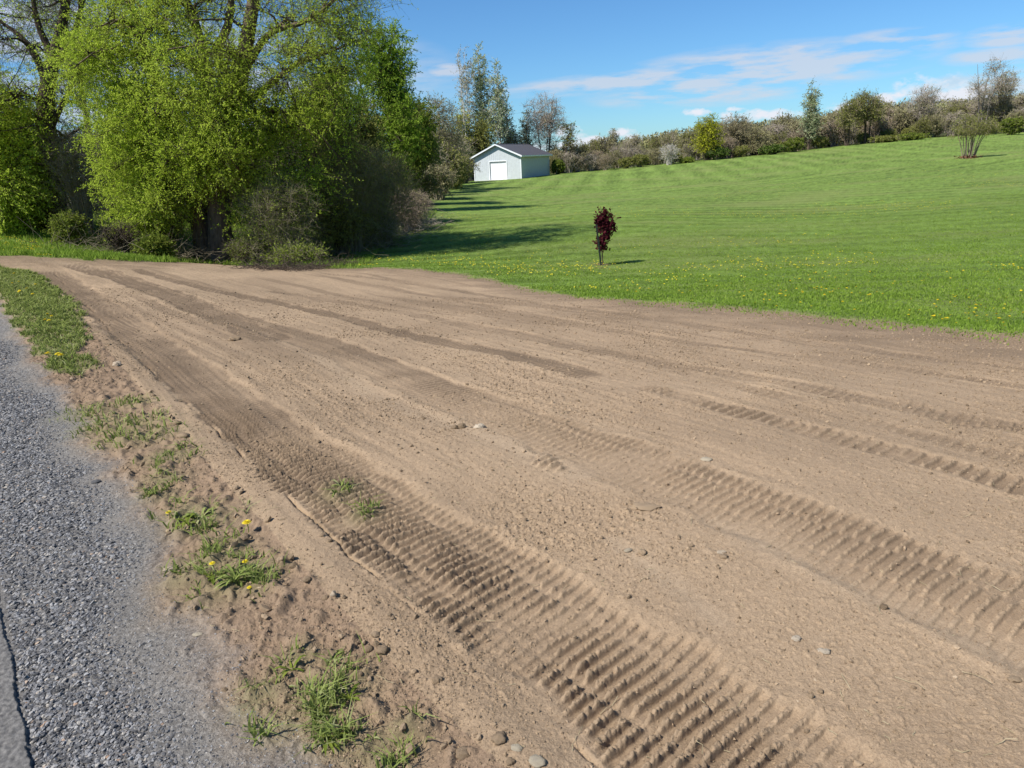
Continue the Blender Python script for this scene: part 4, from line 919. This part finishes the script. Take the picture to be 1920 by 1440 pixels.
# ------------------------------------------------------------------ staked crimson sapling
b = gnd(1129, 497)[0]; s = b[1]*1.05/F; rng = np.random.RandomState(16)
sk = [([b+[.03, .05, -.05], b+[-.0, .05, .5], b+[-.02, .04, 1.0], b+[-.02, .0, 1.62]], .018, .006)]
def sb(px, py, rx, rz): c = at(px, py, b[1]); return (c, (rx*s, rx*s*.85, rz*s))
bl = [sb(1134, 402, 8, 14), sb(1128, 412, 11, 12), sb(1140, 414, 11, 13), sb(1134, 428, 17, 10), sb(1125, 420, 9, 9), sb(1145, 424, 8, 10), sb(1130, 446, 11, 12), sb(1140, 440, 9, 8), sb(1131, 460, 10, 10), sb(1124, 458, 7, 8)]
bl = [(c, r, r[0]*r[2]) for c, r in bl]
sp = plant('crimson_sapling', b, rng, sk, bl, n1=16, n2=150, n3=3, nl=4.6, lleaf=(.070, .050), twig=(.10, 0), droop=.05, tw_r=.0022, r1=.006, mats=(B_DARK, B_DARK, LF_PURPLE), shell=.55)
tag(sp, 'small dark crimson-leaved sapling standing alone in the lawn', 'tree')
M_POST = flat_mat('dark_painted_steel', (.02, .028, .022), .5, .4)
st = empty('tree_stake', gnd(1127, 499)[0]+[0, -.02, 0]); st.rotation_euler = (0, rad(-6), 0)
mb = MB(); mb.box((-.024, -.004, -.05), (.024, .004, 1.15)); mb.box((-.004, .004, -.05), (.004, .034, 1.15)); mb.build('post', M_POST, st)
mb = MB(); 
for i in range(18): mb.box((-.012, -.012, .12+i*.055), (.012, -.004, .14+i*.055))
mb.build('studs', M_POST, st); tag(st, 'dark metal stake driven in beside the crimson sapling', 'stake')

# ------------------------------------------------------------------ grass
def blades(P, h, w, rng, lean=.5, segs=1, dirs=None):
    n = len(P); a = rng.rand(n)*6.283; s = np.stack([np.cos(a), np.sin(a), np.zeros(n)], -1)*(w*(.6+.8*rng.rand(n)))[:, None]*.5
    b_ = rng.rand(n)*6.283; t = np.stack([np.cos(b_), np.sin(b_), np.zeros(n)], -1)*lean*rng.rand(n, 1); H_ = (h*(.5+rng.rand(n)))[:, None]
    if segs == 1:
        V = np.stack([P-s, P+s, P+(t+[0, 0, 1.])*H_], 1); return V.reshape(-1, 3), np.arange(n*3).reshape(n, 3)
    m_ = P+(t*.35+[0, 0, .6])*H_; e = P+(t*1.25+[0, 0, .85])*H_
    V = np.stack([P-s, P+s, m_+s*.75, m_-s*.75, e+s*.08, e-s*.08], 1); i = np.arange(n*6).reshape(n, 6)
    return V.reshape(-1, 3), np.concatenate([i[:, [0, 1, 2, 3]], i[:, [3, 2, 4, 5]]])
LF_GRASS = leaf_mat('grass_blade', (.145, .23, .030), (.23, .34, .048), (.36, .42, .11), .38)
LF_VERGE = leaf_mat('verge_grass_blade', (.15, .19, .05), (.25, .30, .08), (.42, .41, .21), .3)
LF_STRAW = leaf_mat('dry_straw', (.25, .20, .12), (.40, .33, .2), (.5, .43, .29), .15)
rng = np.random.RandomState(30)
# mown lawn: density falls with distance
n = 520000; y = 7.0+ (38-7)*rng.rand(n)**1.55; x = rng.uniform(-.5, 1.05, n)*(y+1)
te = lawn_edge(x, y)+fbm(x*1.7, y*1.7, 5, 13, .65)*np.clip(y*.07, .2, 1.2); k = (y > te+.35-1.0*rng.rand(n)**2.2) & (x > thicket_x(y)-1.5)
k &= (np.hypot(x-gnd(1128, 497)[0][0], y-gnd(1128, 497)[0][1]) > .1+.35*rng.rand(n)**2)
x, y = x[k], y[k]; P = np.stack([x, y, gtop(x, y)-.004], -1); hgt = np.clip(.030+.02*fbm(x*.8, y*.8, 2, 91), .016, .07)*np.clip(1.25-y/34, .35, 1)
v, f = blades(P, hgt, .010+.0011*y, rng, .9); cv = np.clip(.45+.25*fbm(x*.5, y*.5, 3, 92)+rng.normal(0, .18, len(x)), 0, 1)
tag(new_mesh('lawn_grass', v, f, LF_GRASS, attrs={'v': cv.repeat(3)}), 'mown green lawn grass around and behind the crimson sapling', 'grass', kind='stuff')
# verge grass and tufts between gravel and soil
n = 1500000; y = 1.2+15*rng.rand(n)**1.6; l_ = rng.uniform(-.3, 2.2, n)
ax_ = (y-E0[1]-l_*RN[1])/ROADD[1]; x = E0[0]+l_*RN[0]+ax_*ROADD[0]
g = grass_patch(x, y); cl_ = fbm(x*7, y*7, 2, 93); near = y < 4.2
k = rng.rand(n) < np.clip(g-.12, 0, 1)*np.where(near, sst(0, .4, cl_)*.24, (.04+.12*sst(-.2, .3, cl_))*np.where(y < 5.9, .35, 1))
x, y, cl_ = x[k], y[k], cl_[k]; print('verge blades', len(x)); P = np.stack([x, y, gtop(x, y)-.006], -1)
v, f = blades(P, np.where(y < 4.2, .040, .05)+.03*np.maximum(cl_, 0), .0045+.0010*y, rng, 1.5, 2); cv = np.clip(.45+.3*fbm(x*1.5, y*1.5, 3, 94)+rng.normal(0, .2, len(x)), 0, 1)
tag(new_mesh('verge_grass', v, f, LF_VERGE, attrs={'v': cv.repeat(6)}), 'ragged grass growing along the verge between gravel and bare soil', 'grass', kind='stuff')
# rough grass and weeds round the thicket foot and far-left bank
n = 260000; th_ = rng.uniform(-.85, -.02, n); y = 16+26*rng.rand(n)**1.5; x = th_*y
te = lawn_edge(x, y)+fbm(x*1.7, y*1.7, 5, 13, .65)*np.clip(y*.07, .2, 1.2); tx_ = thicket_x(y)
dn = sst(-.3, .25, fbm(x*.7, y*.7, 3, 95)); k = (y > te+.05) & (x < tx_+.4) & (rng.rand(n) < .15+.85*dn)
x, y = x[k], y[k]; print('rough', len(x)); P = np.stack([x, y, gtop(x, y)-.01], -1)
v, f = blades(P, .10+.14*np.clip(fbm(x*1.3, y*1.3, 2, 96), 0, 1), .028, rng, 1.0, 1); cv = np.clip(.45+.3*fbm(x, y, 3, 97)+rng.normal(0, .2, len(x)), 0, 1)
tag(new_mesh('rough_grass', v, f, LF_GRASS, attrs={'v': cv.repeat(3)}), 'rough green grass and weeds at the foot of the thicket', 'grass', kind='stuff')

# broad-leaved weeds in the verge (plantain and dandelion rosettes), each a plant
def rosette(loc, r, nleaf, seed, mat_, label, name='weed'):
    rg = np.random.RandomState(seed); V = []; Fc = []; c_ = 0; A_ = []
    for i in range(nleaf):
        a = rg.rand()*6.28; ln = r*.72*(.5+.7*rg.rand()); w_ = ln*.085; up = rg.uniform(.15, 1.0); d = np.array([np.cos(a), np.sin(a), 0]); s_ = np.array([-d[1], d[0], 0]); p_ = []
        for t, ww, hh in ((0, .3, 0), (.3, .7, .25), (.6, 1.0, .36), (.85, .6, .3), (1.0, .08, .16)):
            c = d*ln*t+np.array([0, 0, up*ln*hh*1.3]); jag = 1+.4*rg.uniform(-1, 1)
            p_ += [c-s_*w_*ww*jag, c+np.array([0, 0, -.12*w_*ww]), c+s_*w_*ww*jag]
        V += p_
        for q in range(4):
            b0 = c_+q*3; Fc += [(b0, b0+1, b0+4, b0+3), (b0+1, b0+2, b0+5, b0+4)]
        c_ += 15; A_ += [rg.rand()]*15
    o = new_mesh(name, np.array(V), Fc, mat_, attrs={'v': np.array(A_)}); o.location = tuple(loc); return tag(o, label, 'weed')
def spot(px, py, dz=0.): p = gnd(px, py)[0]; return np.array([p[0], p[1], float(gtop(p[0], p[1]))+dz])
W_ = [(378, 970, .13, 20, 'largest leafy weed tuft at the gravel edge, nearest the upper dandelion'), (352, 985, .09, 14, 'small weed tuft left of the largest leafy tuft'), (445, 1098, .12, 20, 'leafy weed in the grass clump beside the small round stones'), (400, 1085, .10, 16, 'weed rosette in the left half of the lower grass clump'),
      (640, 922, .09, 9, 'pale weed sprouting on the tread marks'), (655, 942, .06, 8, 'tiny weed below the pale one on the tread marks'), (690, 968, .06, 7, 'small green weed flattened in the tread marks, rightmost'), (548, 1262, .085, 9, 'two-pronged green weed on bare ground left of the lower grass'), (560, 1295, .06, 7, 'small broadleaf weed just below the two-pronged one'),
      (612, 1392, .09, 10, 'flat broadleaf weed below the pale round stone'), (625, 1240, .06, 8, 'small upright weed above the pale round stone'), (655, 1312, .07, 12, 'grassy weed right of the lower verge grass'), (700, 1385, .05, 8, 'weed at the right side of the lowest grass patch')]
for i, (px, py, r, nlf, lab) in enumerate(W_): rosette(spot(px, py), r, nlf, 300+i, LF_MID if i % 2 else LF_VERGE, lab)

# ------------------------------------------------------------------ dandelions
LF_PETAL = leaf_mat('dandelion_petal', (.62, .46, .02), (.72, .58, .03), (.8, .68, .08), .2)
def dandelion(r, h, seed):
    rg = np.random.RandomState(seed); root = empty('dandelion', (0, 0, 0)); V = []; Fc = []; A_ = []
    for ring, (n_, rr_, zz) in enumerate(((16, 1.0, -.1), (13, .75, .14), (9, .45, .3))):
        for i in range(n_):
            a = i*6.283/n_+ring*.3; d = np.array([np.cos(a), np.sin(a), 0]); s_ = np.array([-d[1], d[0], 0])*r*.14; j = len(V)
            V += [-s_*.5+[0, 0, h], s_*.5+[0, 0, h], d*r*rr_+s_+[0, 0, h+zz*r], d*r*rr_-s_+[0, 0, h+zz*r]]; Fc.append((j, j+1, j+2, j+3)); A_ += [rg.rand()]*4
    new_mesh('flower', np.array(V), Fc, LF_PETAL, root, {'v': np.array(A_)})
    v, f = tubes(np.array([[[0, 0, -.01], [r*.2, 0, h*.5], [0, 0, h]]]), np.array([[.0022, .002, .0022]]), 5); new_mesh('stem', v, f, LF_MID, root, {'v': np.full(len(v), .6)}); return root
dn = []
for px, py, r, h, lab in [(466, 1000, .021, .06, 'bright yellow dandelion right of the upper grass tuft'), (319, 976, .014, .04, 'half-open dandelion at the left side of the upper grass tuft'), (402, 1078, .013, .04, 'orange-yellow dandelion in the left of the lower grass clump'), (463, 1072, .013, .04, 'orange-yellow dandelion at the top right of the lower grass clump'), (470, 1116, .010, .03, 'small closed dandelion low in the lower grass clump')]:
    o = dandelion(r, h, int(px)); o.location = tuple(spot(px, py)); tag(o, lab, 'dandelion')
p1 = dandelion(.023, .05, 1); p2 = dandelion(.02, .035, 2); first = [True, True]
def dan(k, loc, lab, grp, sc_=1.0):
    o = (p1, p2)[k]
    if first[k]: first[k] = False
    else: o = copy_tree(o, loc)
    o.location = tuple(loc); o.scale = (sc_,)*3; o.rotation_euler = (rng.normal()*.15, rng.normal()*.15, rng.rand()*6); tag(o, lab, 'dandelion', grp)
for px, py in [(92, 599), (98, 604), (88, 609), (95, 613), (94, 682), (118, 687), (113, 684), (63, 560), (42, 555), (68, 543), (26, 542), (37, 536), (52, 549), (30, 520)]:
    dan(rng.randint(2), spot(px, py, .015), 'yellow dandelion in the grass strip along the gravel', 'dandelions in the verge strip', 1.25)
cnt = 0
while cnt < 190:
    y = 8+8*rng.rand()**1.1; x = rng.uniform(.05, .80)*y
    if y < lawn_edge(x, y)+.25: continue
    px, py = project(x, y, -.6)
    dens = .12+.88*sst(-.1, .3, float(fbm(np.array([x*.5]), np.array([y*.5]), 2, 98)[0]))*sst(1100, 1700, float(px))
    if rng.rand() > dens: continue
    dan(rng.randint(2), (x, y, float(gtop(x, y))+.008), 'yellow dandelion open in the mown lawn', 'dandelions in the mown lawn', .55+.45*rng.rand()); cnt += 1
# the farther ones
n = 60000; y = 14+75*rng.rand(n)**1.4; x = rng.uniform(-.75, .85, n)*y; g = fbm(x*.12, y*.12, 3, 99)+.4*fbm(x*.6, y*.6, 2, 100)
k = (y > lawn_edge(x, y)+.3) & (rng.rand(n) < sst(-.05, .5, g)*.34*sst(95, 25, y)) & ((x > thicket_x(y)+.3) | ((x/y < -.62) & (y < 24)))
n2 = 2500; yl = 17.5+8*rng.rand(n2)**1.5; xl = -.715*yl+rng.uniform(-1.5, 1.6, n2)*1.0; kl = (yl > lawn_edge(xl, yl)+.3) & (fbm(xl*.8, yl*.8, 2, 101) > -.1) & (rng.rand(n2) < .5)
x = np.r_[x[k], xl[kl]]; y = np.r_[y[k], yl[kl]]; print('far dandelions', len(x)); P = np.stack([x, y, gtop(x, y)+.035], -1); n = len(x); a = np.arange(6)*np.pi/3; r = .018*(.8+.5*rng.rand(n))
V = P[:, None]+np.stack([np.cos(a), np.sin(a), 0*a], -1)[None]*r[:, None, None]; V[..., 2] += np.array([-.3, .25]*3)[None]*r[:, None]
tag(new_mesh('distant_dandelions', V.reshape(-1, 3), np.arange(n*6).reshape(n, 6), LF_PETAL, attrs={'v': rng.rand(n).repeat(6)}), 'countless yellow dandelions dotting the farther lawn and bank', 'dandelions', kind='stuff')

# ------------------------------------------------------------------ stones and clods
t_g = (1+5**.5)/2
ICO = unit(np.array([(-1, t_g, 0), (1, t_g, 0), (-1, -t_g, 0), (1, -t_g, 0), (0, -1, t_g), (0, 1, t_g), (0, -1, -t_g), (0, 1, -t_g), (t_g, 0, -1), (t_g, 0, 1), (-t_g, 0, -1), (-t_g, 0, 1)]))
ICF = np.array([(0, 11, 5), (0, 5, 1), (0, 1, 7), (0, 7, 10), (0, 10, 11), (1, 5, 9), (5, 11, 4), (11, 10, 2), (10, 7, 6), (7, 1, 8), (3, 9, 4), (3, 4, 2), (3, 2, 6), (3, 6, 8), (3, 8, 9), (4, 9, 5), (2, 4, 11), (6, 2, 10), (8, 6, 7), (9, 8, 1)])
OCT = np.array([(1, 0, 0), (0, 1, 0), (-1, 0, 0), (0, -1, 0), (0, 0, 1), (0, 0, -1.)]); OCF = np.array([(0, 1, 4), (1, 2, 4), (2, 3, 4), (3, 0, 4), (1, 0, 5), (2, 1, 5), (3, 2, 5), (0, 3, 5)])
def lumps(P, size, flat, rng, T=ICO, Fc=ICF, jit=.18):
    n = len(P); V = T[None]*(1+rng.normal(0, jit, (n, len(T), 1)))*np.stack([.8+.5*rng.rand(n), .7+.3*rng.rand(n), flat*(.7+.6*rng.rand(n))], -1)[:, None]
    a = rng.rand(n)*6.283; c, s = np.cos(a)[:, None], np.sin(a)[:, None]; tl = rng.normal(0, .35, n)[:, None]
    x = V[..., 0]*c-V[..., 1]*s; y = V[..., 0]*s+V[..., 1]*c; z = V[..., 2]+x*tl
    V = np.stack([x, y, z], -1)*size[:, None, None]+P[:, None]
    return V.reshape(-1, 3), (Fc[None]+(np.arange(n)*len(T))[:, None, None]).reshape(-1, 3)
def lump_mat(name, stops, sc=120, d=.003):
    m, t, b = material(name, .95, .12); n = noise(t, sc, 4, .7)
    g = ramp(t, n, [(.25, (.75,)*3), (.75, (1.15,)*3)]); mx = t.nodes.new('ShaderNodeMix'); mx.data_type = 'RGBA'; mx.blend_type = 'MULTIPLY'; mx.inputs['Factor'].default_value = 1
    t.links.new(ramp(t, attr(t, 'v'), stops), mx.inputs['A']); t.links.new(g, mx.inputs['B']); t.links.new(mx.outputs['Result'], b.inputs['Base Color']); bump(t, b, n, d); return m
M_CLOD = lump_mat('clod_soil', [(0, (.20, .145, .092)), (.85, (.36, .262, .168)), (1, (.48, .40, .30))])
M_CHIP = lump_mat('gravel_stone', [(0, (.075, .074, .075)), (.4, (.175, .172, .172)), (.85, (.32, .315, .31)), (.97, (.42, .38, .32)), (1, (.36, .24, .16))])
def zone_of(x, y):
    l_, a_ = la(x, y); return l_, gravel_edge(a_)-fbm(x*2.2, y*2.2, 4, 12)*.22*.7
n = 430000; y = 1.25+11*rng.rand(n)**1.9; x = rng.uniform(-.95, .95, n)*(y+.9); l_, e_ = zone_of(x, y)
roughv = sst(-.15, .4, fbm(x*.7, y*.7, 3, 21)); k = (l_ > e_) & (y < lawn_edge(x, y)) & (rng.rand(n) < .25+.75*roughv)
for px_, w_, *_r in TRACKS[:4]:
    Q = smooth_path(ext(G(px_))); d, s_, ds = lat_along(Q, x, y); k &= ~((ds < w_/2) & (rng.rand(n) < .55))
x, y = x[k], y[k]; sz = .0018+.0036*rng.rand(len(x))**2.5+.007*rng.rand(len(x))**40; sz *= np.clip(.65+y*.14, .7, 1.8)
ver = la(x, y)[0]; P = np.stack([x, y, gtop(x, y)+sz*.25], -1); big = sz > .008
v1, f1 = lumps(P[big], sz[big], .75, rng); v2, f2 = lumps(P[~big], sz[~big], .75, rng, OCT, OCF, .25)
va = np.r_[rng.rand(big.sum())**1.5*.9, rng.rand((~big).sum())**1.5*.9]; va = np.r_[va[:big.sum()].repeat(12), va[big.sum():].repeat(6)]
print('clods', len(x), big.sum())
tag(new_mesh('soil_clods', np.r_[v1, v2], np.r_[f1, f2+len(v1)], M_CLOD, attrs={'v': va}), 'small crumbs, clods and pebbles scattered over the bare soil', 'clods', kind='stuff')
# verge clods, larger
n = 2800; y = 1.25+5*rng.rand(n)**1.5; l0 = rng.uniform(0, 1.4, n); ax_ = (y-E0[1]-l0*RN[1])/ROADD[1]; x = E0[0]+l0*RN[0]+ax_*ROADD[0]; l_, e_ = zone_of(x, y)
Q = smooth_path(ext(G(PRESS)), 80); d, s_, ds = lat_along(Q, x, y); k = (l_ > e_+.06) & (d < -.16) & (fbm(x*2.5, y*2.5, 2, 102) > -.15); x, y = x[k], y[k]; print('verge clods', len(x))
sz = .003+.018*rng.rand(len(x))**7; P = np.stack([x, y, gtop(x, y)+sz*.4], -1); v, f = lumps(P, sz, .8, rng); tag(new_mesh('verge_clods', v, f, M_CLOD, attrs={'v': (rng.rand(len(x))*.75).repeat(12)}), 'rough soil clods and pebbles heaped along the verge', 'clods', kind='stuff')
# gravel chips
n = 120000; y = 1.2+6.5*rng.rand(n)**1.9; l0 = rng.uniform(.0, .95, n); ax_ = (y-E0[1]-l0*RN[1])/ROADD[1]; x = E0[0]+l0*RN[0]+ax_*ROADD[0]
l_, e_ = zone_of(x, y); co = sst(.16, -.16, l_-(gravel_edge(la(x, y)[1])-.20)+fbm(x*2.2, y*2.2, 4, 12)*.22); k = (l_ < e_+.03) & (l_ > .015) & (rng.rand(n) < np.clip(.16+.8*co*(.5+.5*sst(-.25, .2, fbm(x*1.6, y*1.6, 3, 103))), 0, 1)); x, y, co = x[k], y[k], co[k]
sz = (.0032+.0065*rng.rand(len(x))**1.8)*(.45+.55*co)*np.clip(.75+.1*y, .8, 1.3); print('chips', len(x)); P = np.stack([x, y, gtop(x, y)+sz*.15], -1); v, f = lumps(P, sz, .5, rng, jit=.22)
tag(new_mesh('gravel', v, f, M_CHIP, attrs={'v': (rng.rand(len(x))**1.3).repeat(12)}), 'blue-grey crushed gravel along the road edge', 'gravel', kind='stuff')
n = 420; y = 1.5+7*rng.rand(n)**1.6; x = rng.uniform(-.9, .9, n)*(y+.5); l_, e_ = zone_of(x, y); k = (l_ > e_) & (y < lawn_edge(x, y)-.3); x, y = x[k], y[k]; n = len(x)
a = rng.rand(n)*6.283; D = np.stack([np.cos(a), np.sin(a), rng.normal(0, .08, n)], -1); tt4 = np.linspace(0, 1, 4)[None, :, None]; Ls = .02+.06*rng.rand(n)**2
Pp = np.stack([x, y, gtop(x, y)+.004], -1)[:, None]+D[:, None]*Ls[:, None, None]*tt4+rng.normal(size=(n, 4, 3))*Ls[:, None, None]*.06
v, f = tubes(Pp, np.full((n, 4), .0011), 4); tag(new_mesh('straw', v, f, LF_STRAW, attrs={'v': rng.rand(n*16)}), 'bits of dry straw and root lying on the bare soil', 'straw', kind='stuff')
# single stones and clods one can point at
def big_lump(px, py, r, flat, seed, label, mat_=M_CLOD, v=.6, name='stone', cat='stone', asp=1.0):
    rg = np.random.RandomState(seed); import bmesh
    bm = bmesh.new(); bmesh.ops.create_icosphere(bm, subdivisions=3, radius=1.0)
    co_ = np.array([q.co[:] for q in bm.verts]); off = rg.rand(3)*50
    nz_ = fbm(co_[:, 0]*1.3+off[0]+co_[:, 2], co_[:, 1]*1.3+off[1]-co_[:, 2]*.7, 4, seed, .65)*(.7 if mat_ is M_PALE else .95)
    for q, k_ in zip(bm.verts, nz_): q.co = q.co*(1+k_)
    me = bpy.data.meshes.new(name); bm.to_mesh(me); bm.free(); me.materials.append(mat_)
    me.polygons.foreach_set('use_smooth', np.ones(len(me.polygons), bool))
    a_ = me.attributes.new('v', 'FLOAT', 'POINT'); a_.data.foreach_set('value', np.full(len(me.vertices), v, np.float32))
    o = bpy.data.objects.new(name, me); col.objects.link(o); o.location = tuple(spot(px, py, r*flat*.35)); o.scale = (r*asp, r, r*flat); o.rotation_euler = (0, 0, rg.uniform(-.4, .4)); tag(o, label, cat); return o
M_PALE = lump_mat('pale_limestone', [(0, (.33, .27, .19)), (1, (.48, .41, .30))], 60, .003)
for i, q in enumerate([(1211, 952, .034, .42, 'flat broken clod alone in the middle of the smooth soil', M_CLOD, .75, 'clod', 2.0), (1205, 1036, .017, .8, 'rounded clod below the flat broken clod', M_CLOD, .8, 'clod', 1), (1178, 1030, .012, .6, 'thin pale stone left of the rounded clod', M_PALE, .3, 'stone', 1.6),
        (529, 1066, .016, .85, 'round tan stone by the lower grass clump', M_CLOD, .85, 'stone', 1), (552, 1069, .015, .8, 'dark clod right of the round tan stone', M_CLOD, .1, 'clod', 1), (578, 1101, .014, .85, 'oval brown stone below the tan and dark pair', M_CLOD, .45, 'stone', 1.1), (612, 1128, .012, .9, 'left of two small round stones beside the soil bank', M_CLOD, .4, 'stone', 1), (627, 1127, .012, .9, 'right, paler one of two small round stones beside the soil bank', M_CLOD, .95, 'stone', 1),
        (717, 1226, .017, .8, 'large brown stone below the soil bank', M_CLOD, .5, 'stone', 1.3), (694, 1224, .013, .9, 'dark brown clod touching the large brown stone', M_CLOD, .1, 'clod', 1), (461, 952, .012, .7, 'tan stone above the bright dandelion', M_CLOD, .8, 'stone', 1.3), (620, 1021, .010, .9, 'small dark round stone by the crack', M_CLOD, .1, 'stone', 1),
        (625, 1367, .017, .25, 'pale flat round stone in the lower verge grass', M_PALE, .9, 'stone', 1), (371, 1192, .011, .35, 'white sliver of stone at the gravel edge', M_PALE, .9, 'stone', 1.8), (316, 1071, .016, .2, 'flat tan stone chip in the gravel', M_CLOD, .95, 'stone', 1.4),
        (969, 1410, .012, .5, 'upper small lump of grey-white rubble', M_PALE, .8, 'rubble', 1.4), (1008, 1438, .018, .55, 'larger lump of grey-white rubble at the bottom edge', M_PALE, .85, 'rubble', 1.3), (935, 1392, .020, .65, 'large round brown clod left of the white rubble', M_CLOD, .6, 'clod', 1), (868, 1412, .019, .6, 'medium brown clod furthest left of the white rubble', M_CLOD, .5, 'clod', 1.2), (958, 1436, .012, .8, 'brown clod tucked under the white rubble', M_CLOD, .4, 'clod', 1), (820, 1275, .014, .8, 'clod on the verge above the bank bend', M_CLOD, .5, 'clod', 1.1),
        (180, 905, .018, .6, 'dark broken stone on the gravel beside the soil smear', M_CHIP, .2, 'stone', 1.4), (220, 687, .035, .7, 'pale round stone between grass strip and tracks', M_CLOD, .95, 'stone', 1), (330, 800, .028, .7, 'upper brown clod beside the pressed wheel line', M_CLOD, .3, 'clod', 1.3), (345, 825, .03, .6, 'flat brown clod just below the upper one by the wheel line', M_CLOD, .5, 'clod', 1.3),
        (1357, 1050, .014, .7, 'dark-sided clod right of centre in the smooth soil', M_CLOD, .5, 'clod', 1.2), (1352, 1040, .013, .4, 'flat tan stone chip touching the dark-sided clod', M_CLOD, .95, 'stone', 1.4), (1544, 1222, .014, .45, 'pale flat pebble in the lower right soil', M_CLOD, 1, 'stone', 1.3), (1493, 1199, .013, .6, 'pale pebble above left of the flat one in the lower right soil', M_CLOD, 1, 'stone', 1.1), (1904, 1268, .014, .5, 'orange-tan pebble at the right margin', M_CLOD, .85, 'stone', 1.5), (1658, 1137, .014, .8, 'dark pebble in the row beside the smooth streak', M_CLOD, .05, 'stone', 1),
        (900, 803, .028, .6, 'dark clod right of the pale pebble in mid field', M_CLOD, .5, 'stone', 1.1), (866, 801, .025, .8, 'dark clod in mid field, right of a twin', M_CLOD, .1, 'clod', 1), (853, 802, .022, .8, 'dark clod in mid field, left of its twin', M_CLOD, .1, 'clod', 1), (440, 638, .05, .5, 'small heap of clods on the far left soil', M_CLOD, .3, 'clod', 1.4), (1325, 864, .022, .5, 'pale flat stone at the lug marks in the middle right', M_PALE, .5, 'stone', 1.3)]):
    px, py, r, fl, lab, mt, v, nm, asp = q
    if nm == 'stone' and lab.startswith('dark clod right of the pale'): lab = 'pale pebble in mid field right of two dark clods'; v = 1
    big_lump(px, py, r, fl, 400+i, lab, mt, v, nm, nm if nm != 'rubble' else 'rubble', asp)

# ------------------------------------------------------------------ brush pile and dead sticks at the corner of the thicket
def sticks(P0, D, Ln, R, rng): 
    n = len(P0); t = np.linspace(0, 1, 4)[None, :, None]; Pp = P0[:, None]+D[:, None]*Ln[:, None, None]*t+rng.normal(size=(n, 4, 3))*Ln[:, None, None]*.05; return tubes(Pp, R[:, None]*np.linspace(1, .4, 4), 4)
def brush(name, label, pts, n, spread, hgt, ln, r, mat_, seed, stuff=True, up=.25):
    rg = np.random.RandomState(seed); W = G(pts); s_ = np.r_[0, np.cumsum(np.linalg.norm(np.diff(W[:, :2], axis=0), axis=1))]; t = rg.rand(n)*s_[-1]
    x = np.interp(t, s_, W[:, 0])+rg.normal(0, spread, n); y = np.interp(t, s_, W[:, 1])+rg.normal(0, spread, n); z = gtop(x, y)+np.abs(rg.normal(0, hgt, n))
    D = unit(rg.normal(size=(n, 3))*[1, 1, up]+[0, 0, up*.4]); v, f = sticks(np.stack([x, y, z], -1), D, ln*(.4+rg.rand(n)), r*(.5+rg.rand(n)), rg)
    o = new_mesh(name, v, f, mat_); tag(o, label, 'brush'); 
    if stuff: o['kind'] = 'stuff'
    return o
brush('brush_pile', 'low pile of raked dead sticks where thicket meets bare soil', [(470, 502), (540, 508), (610, 502), (640, 497)], 700, .25, .05, .5, .005, B_DARK, 51)
brush('dead_sticks', 'dead grey sticks littering the ground under the left willows', [(190, 470), (260, 482), (340, 486), (400, 488)], 650, .7, .12, .9, .006, TW_BROWN, 52, up=.6)
brush('dead_sticks', 'dead fallen sticks in the shade right of the big trunks', [(450, 484), (540, 484), (640, 480), (720, 456)], 700, .8, .15, .9, .006, TW_BROWN, 53, up=.5)
brush('dead_sticks', 'tangle of dead sticks along the edge of the shaded lawn', [(740, 450), (800, 415)], 500, .6, .12, .8, .007, TW_GREY, 54, up=.4)
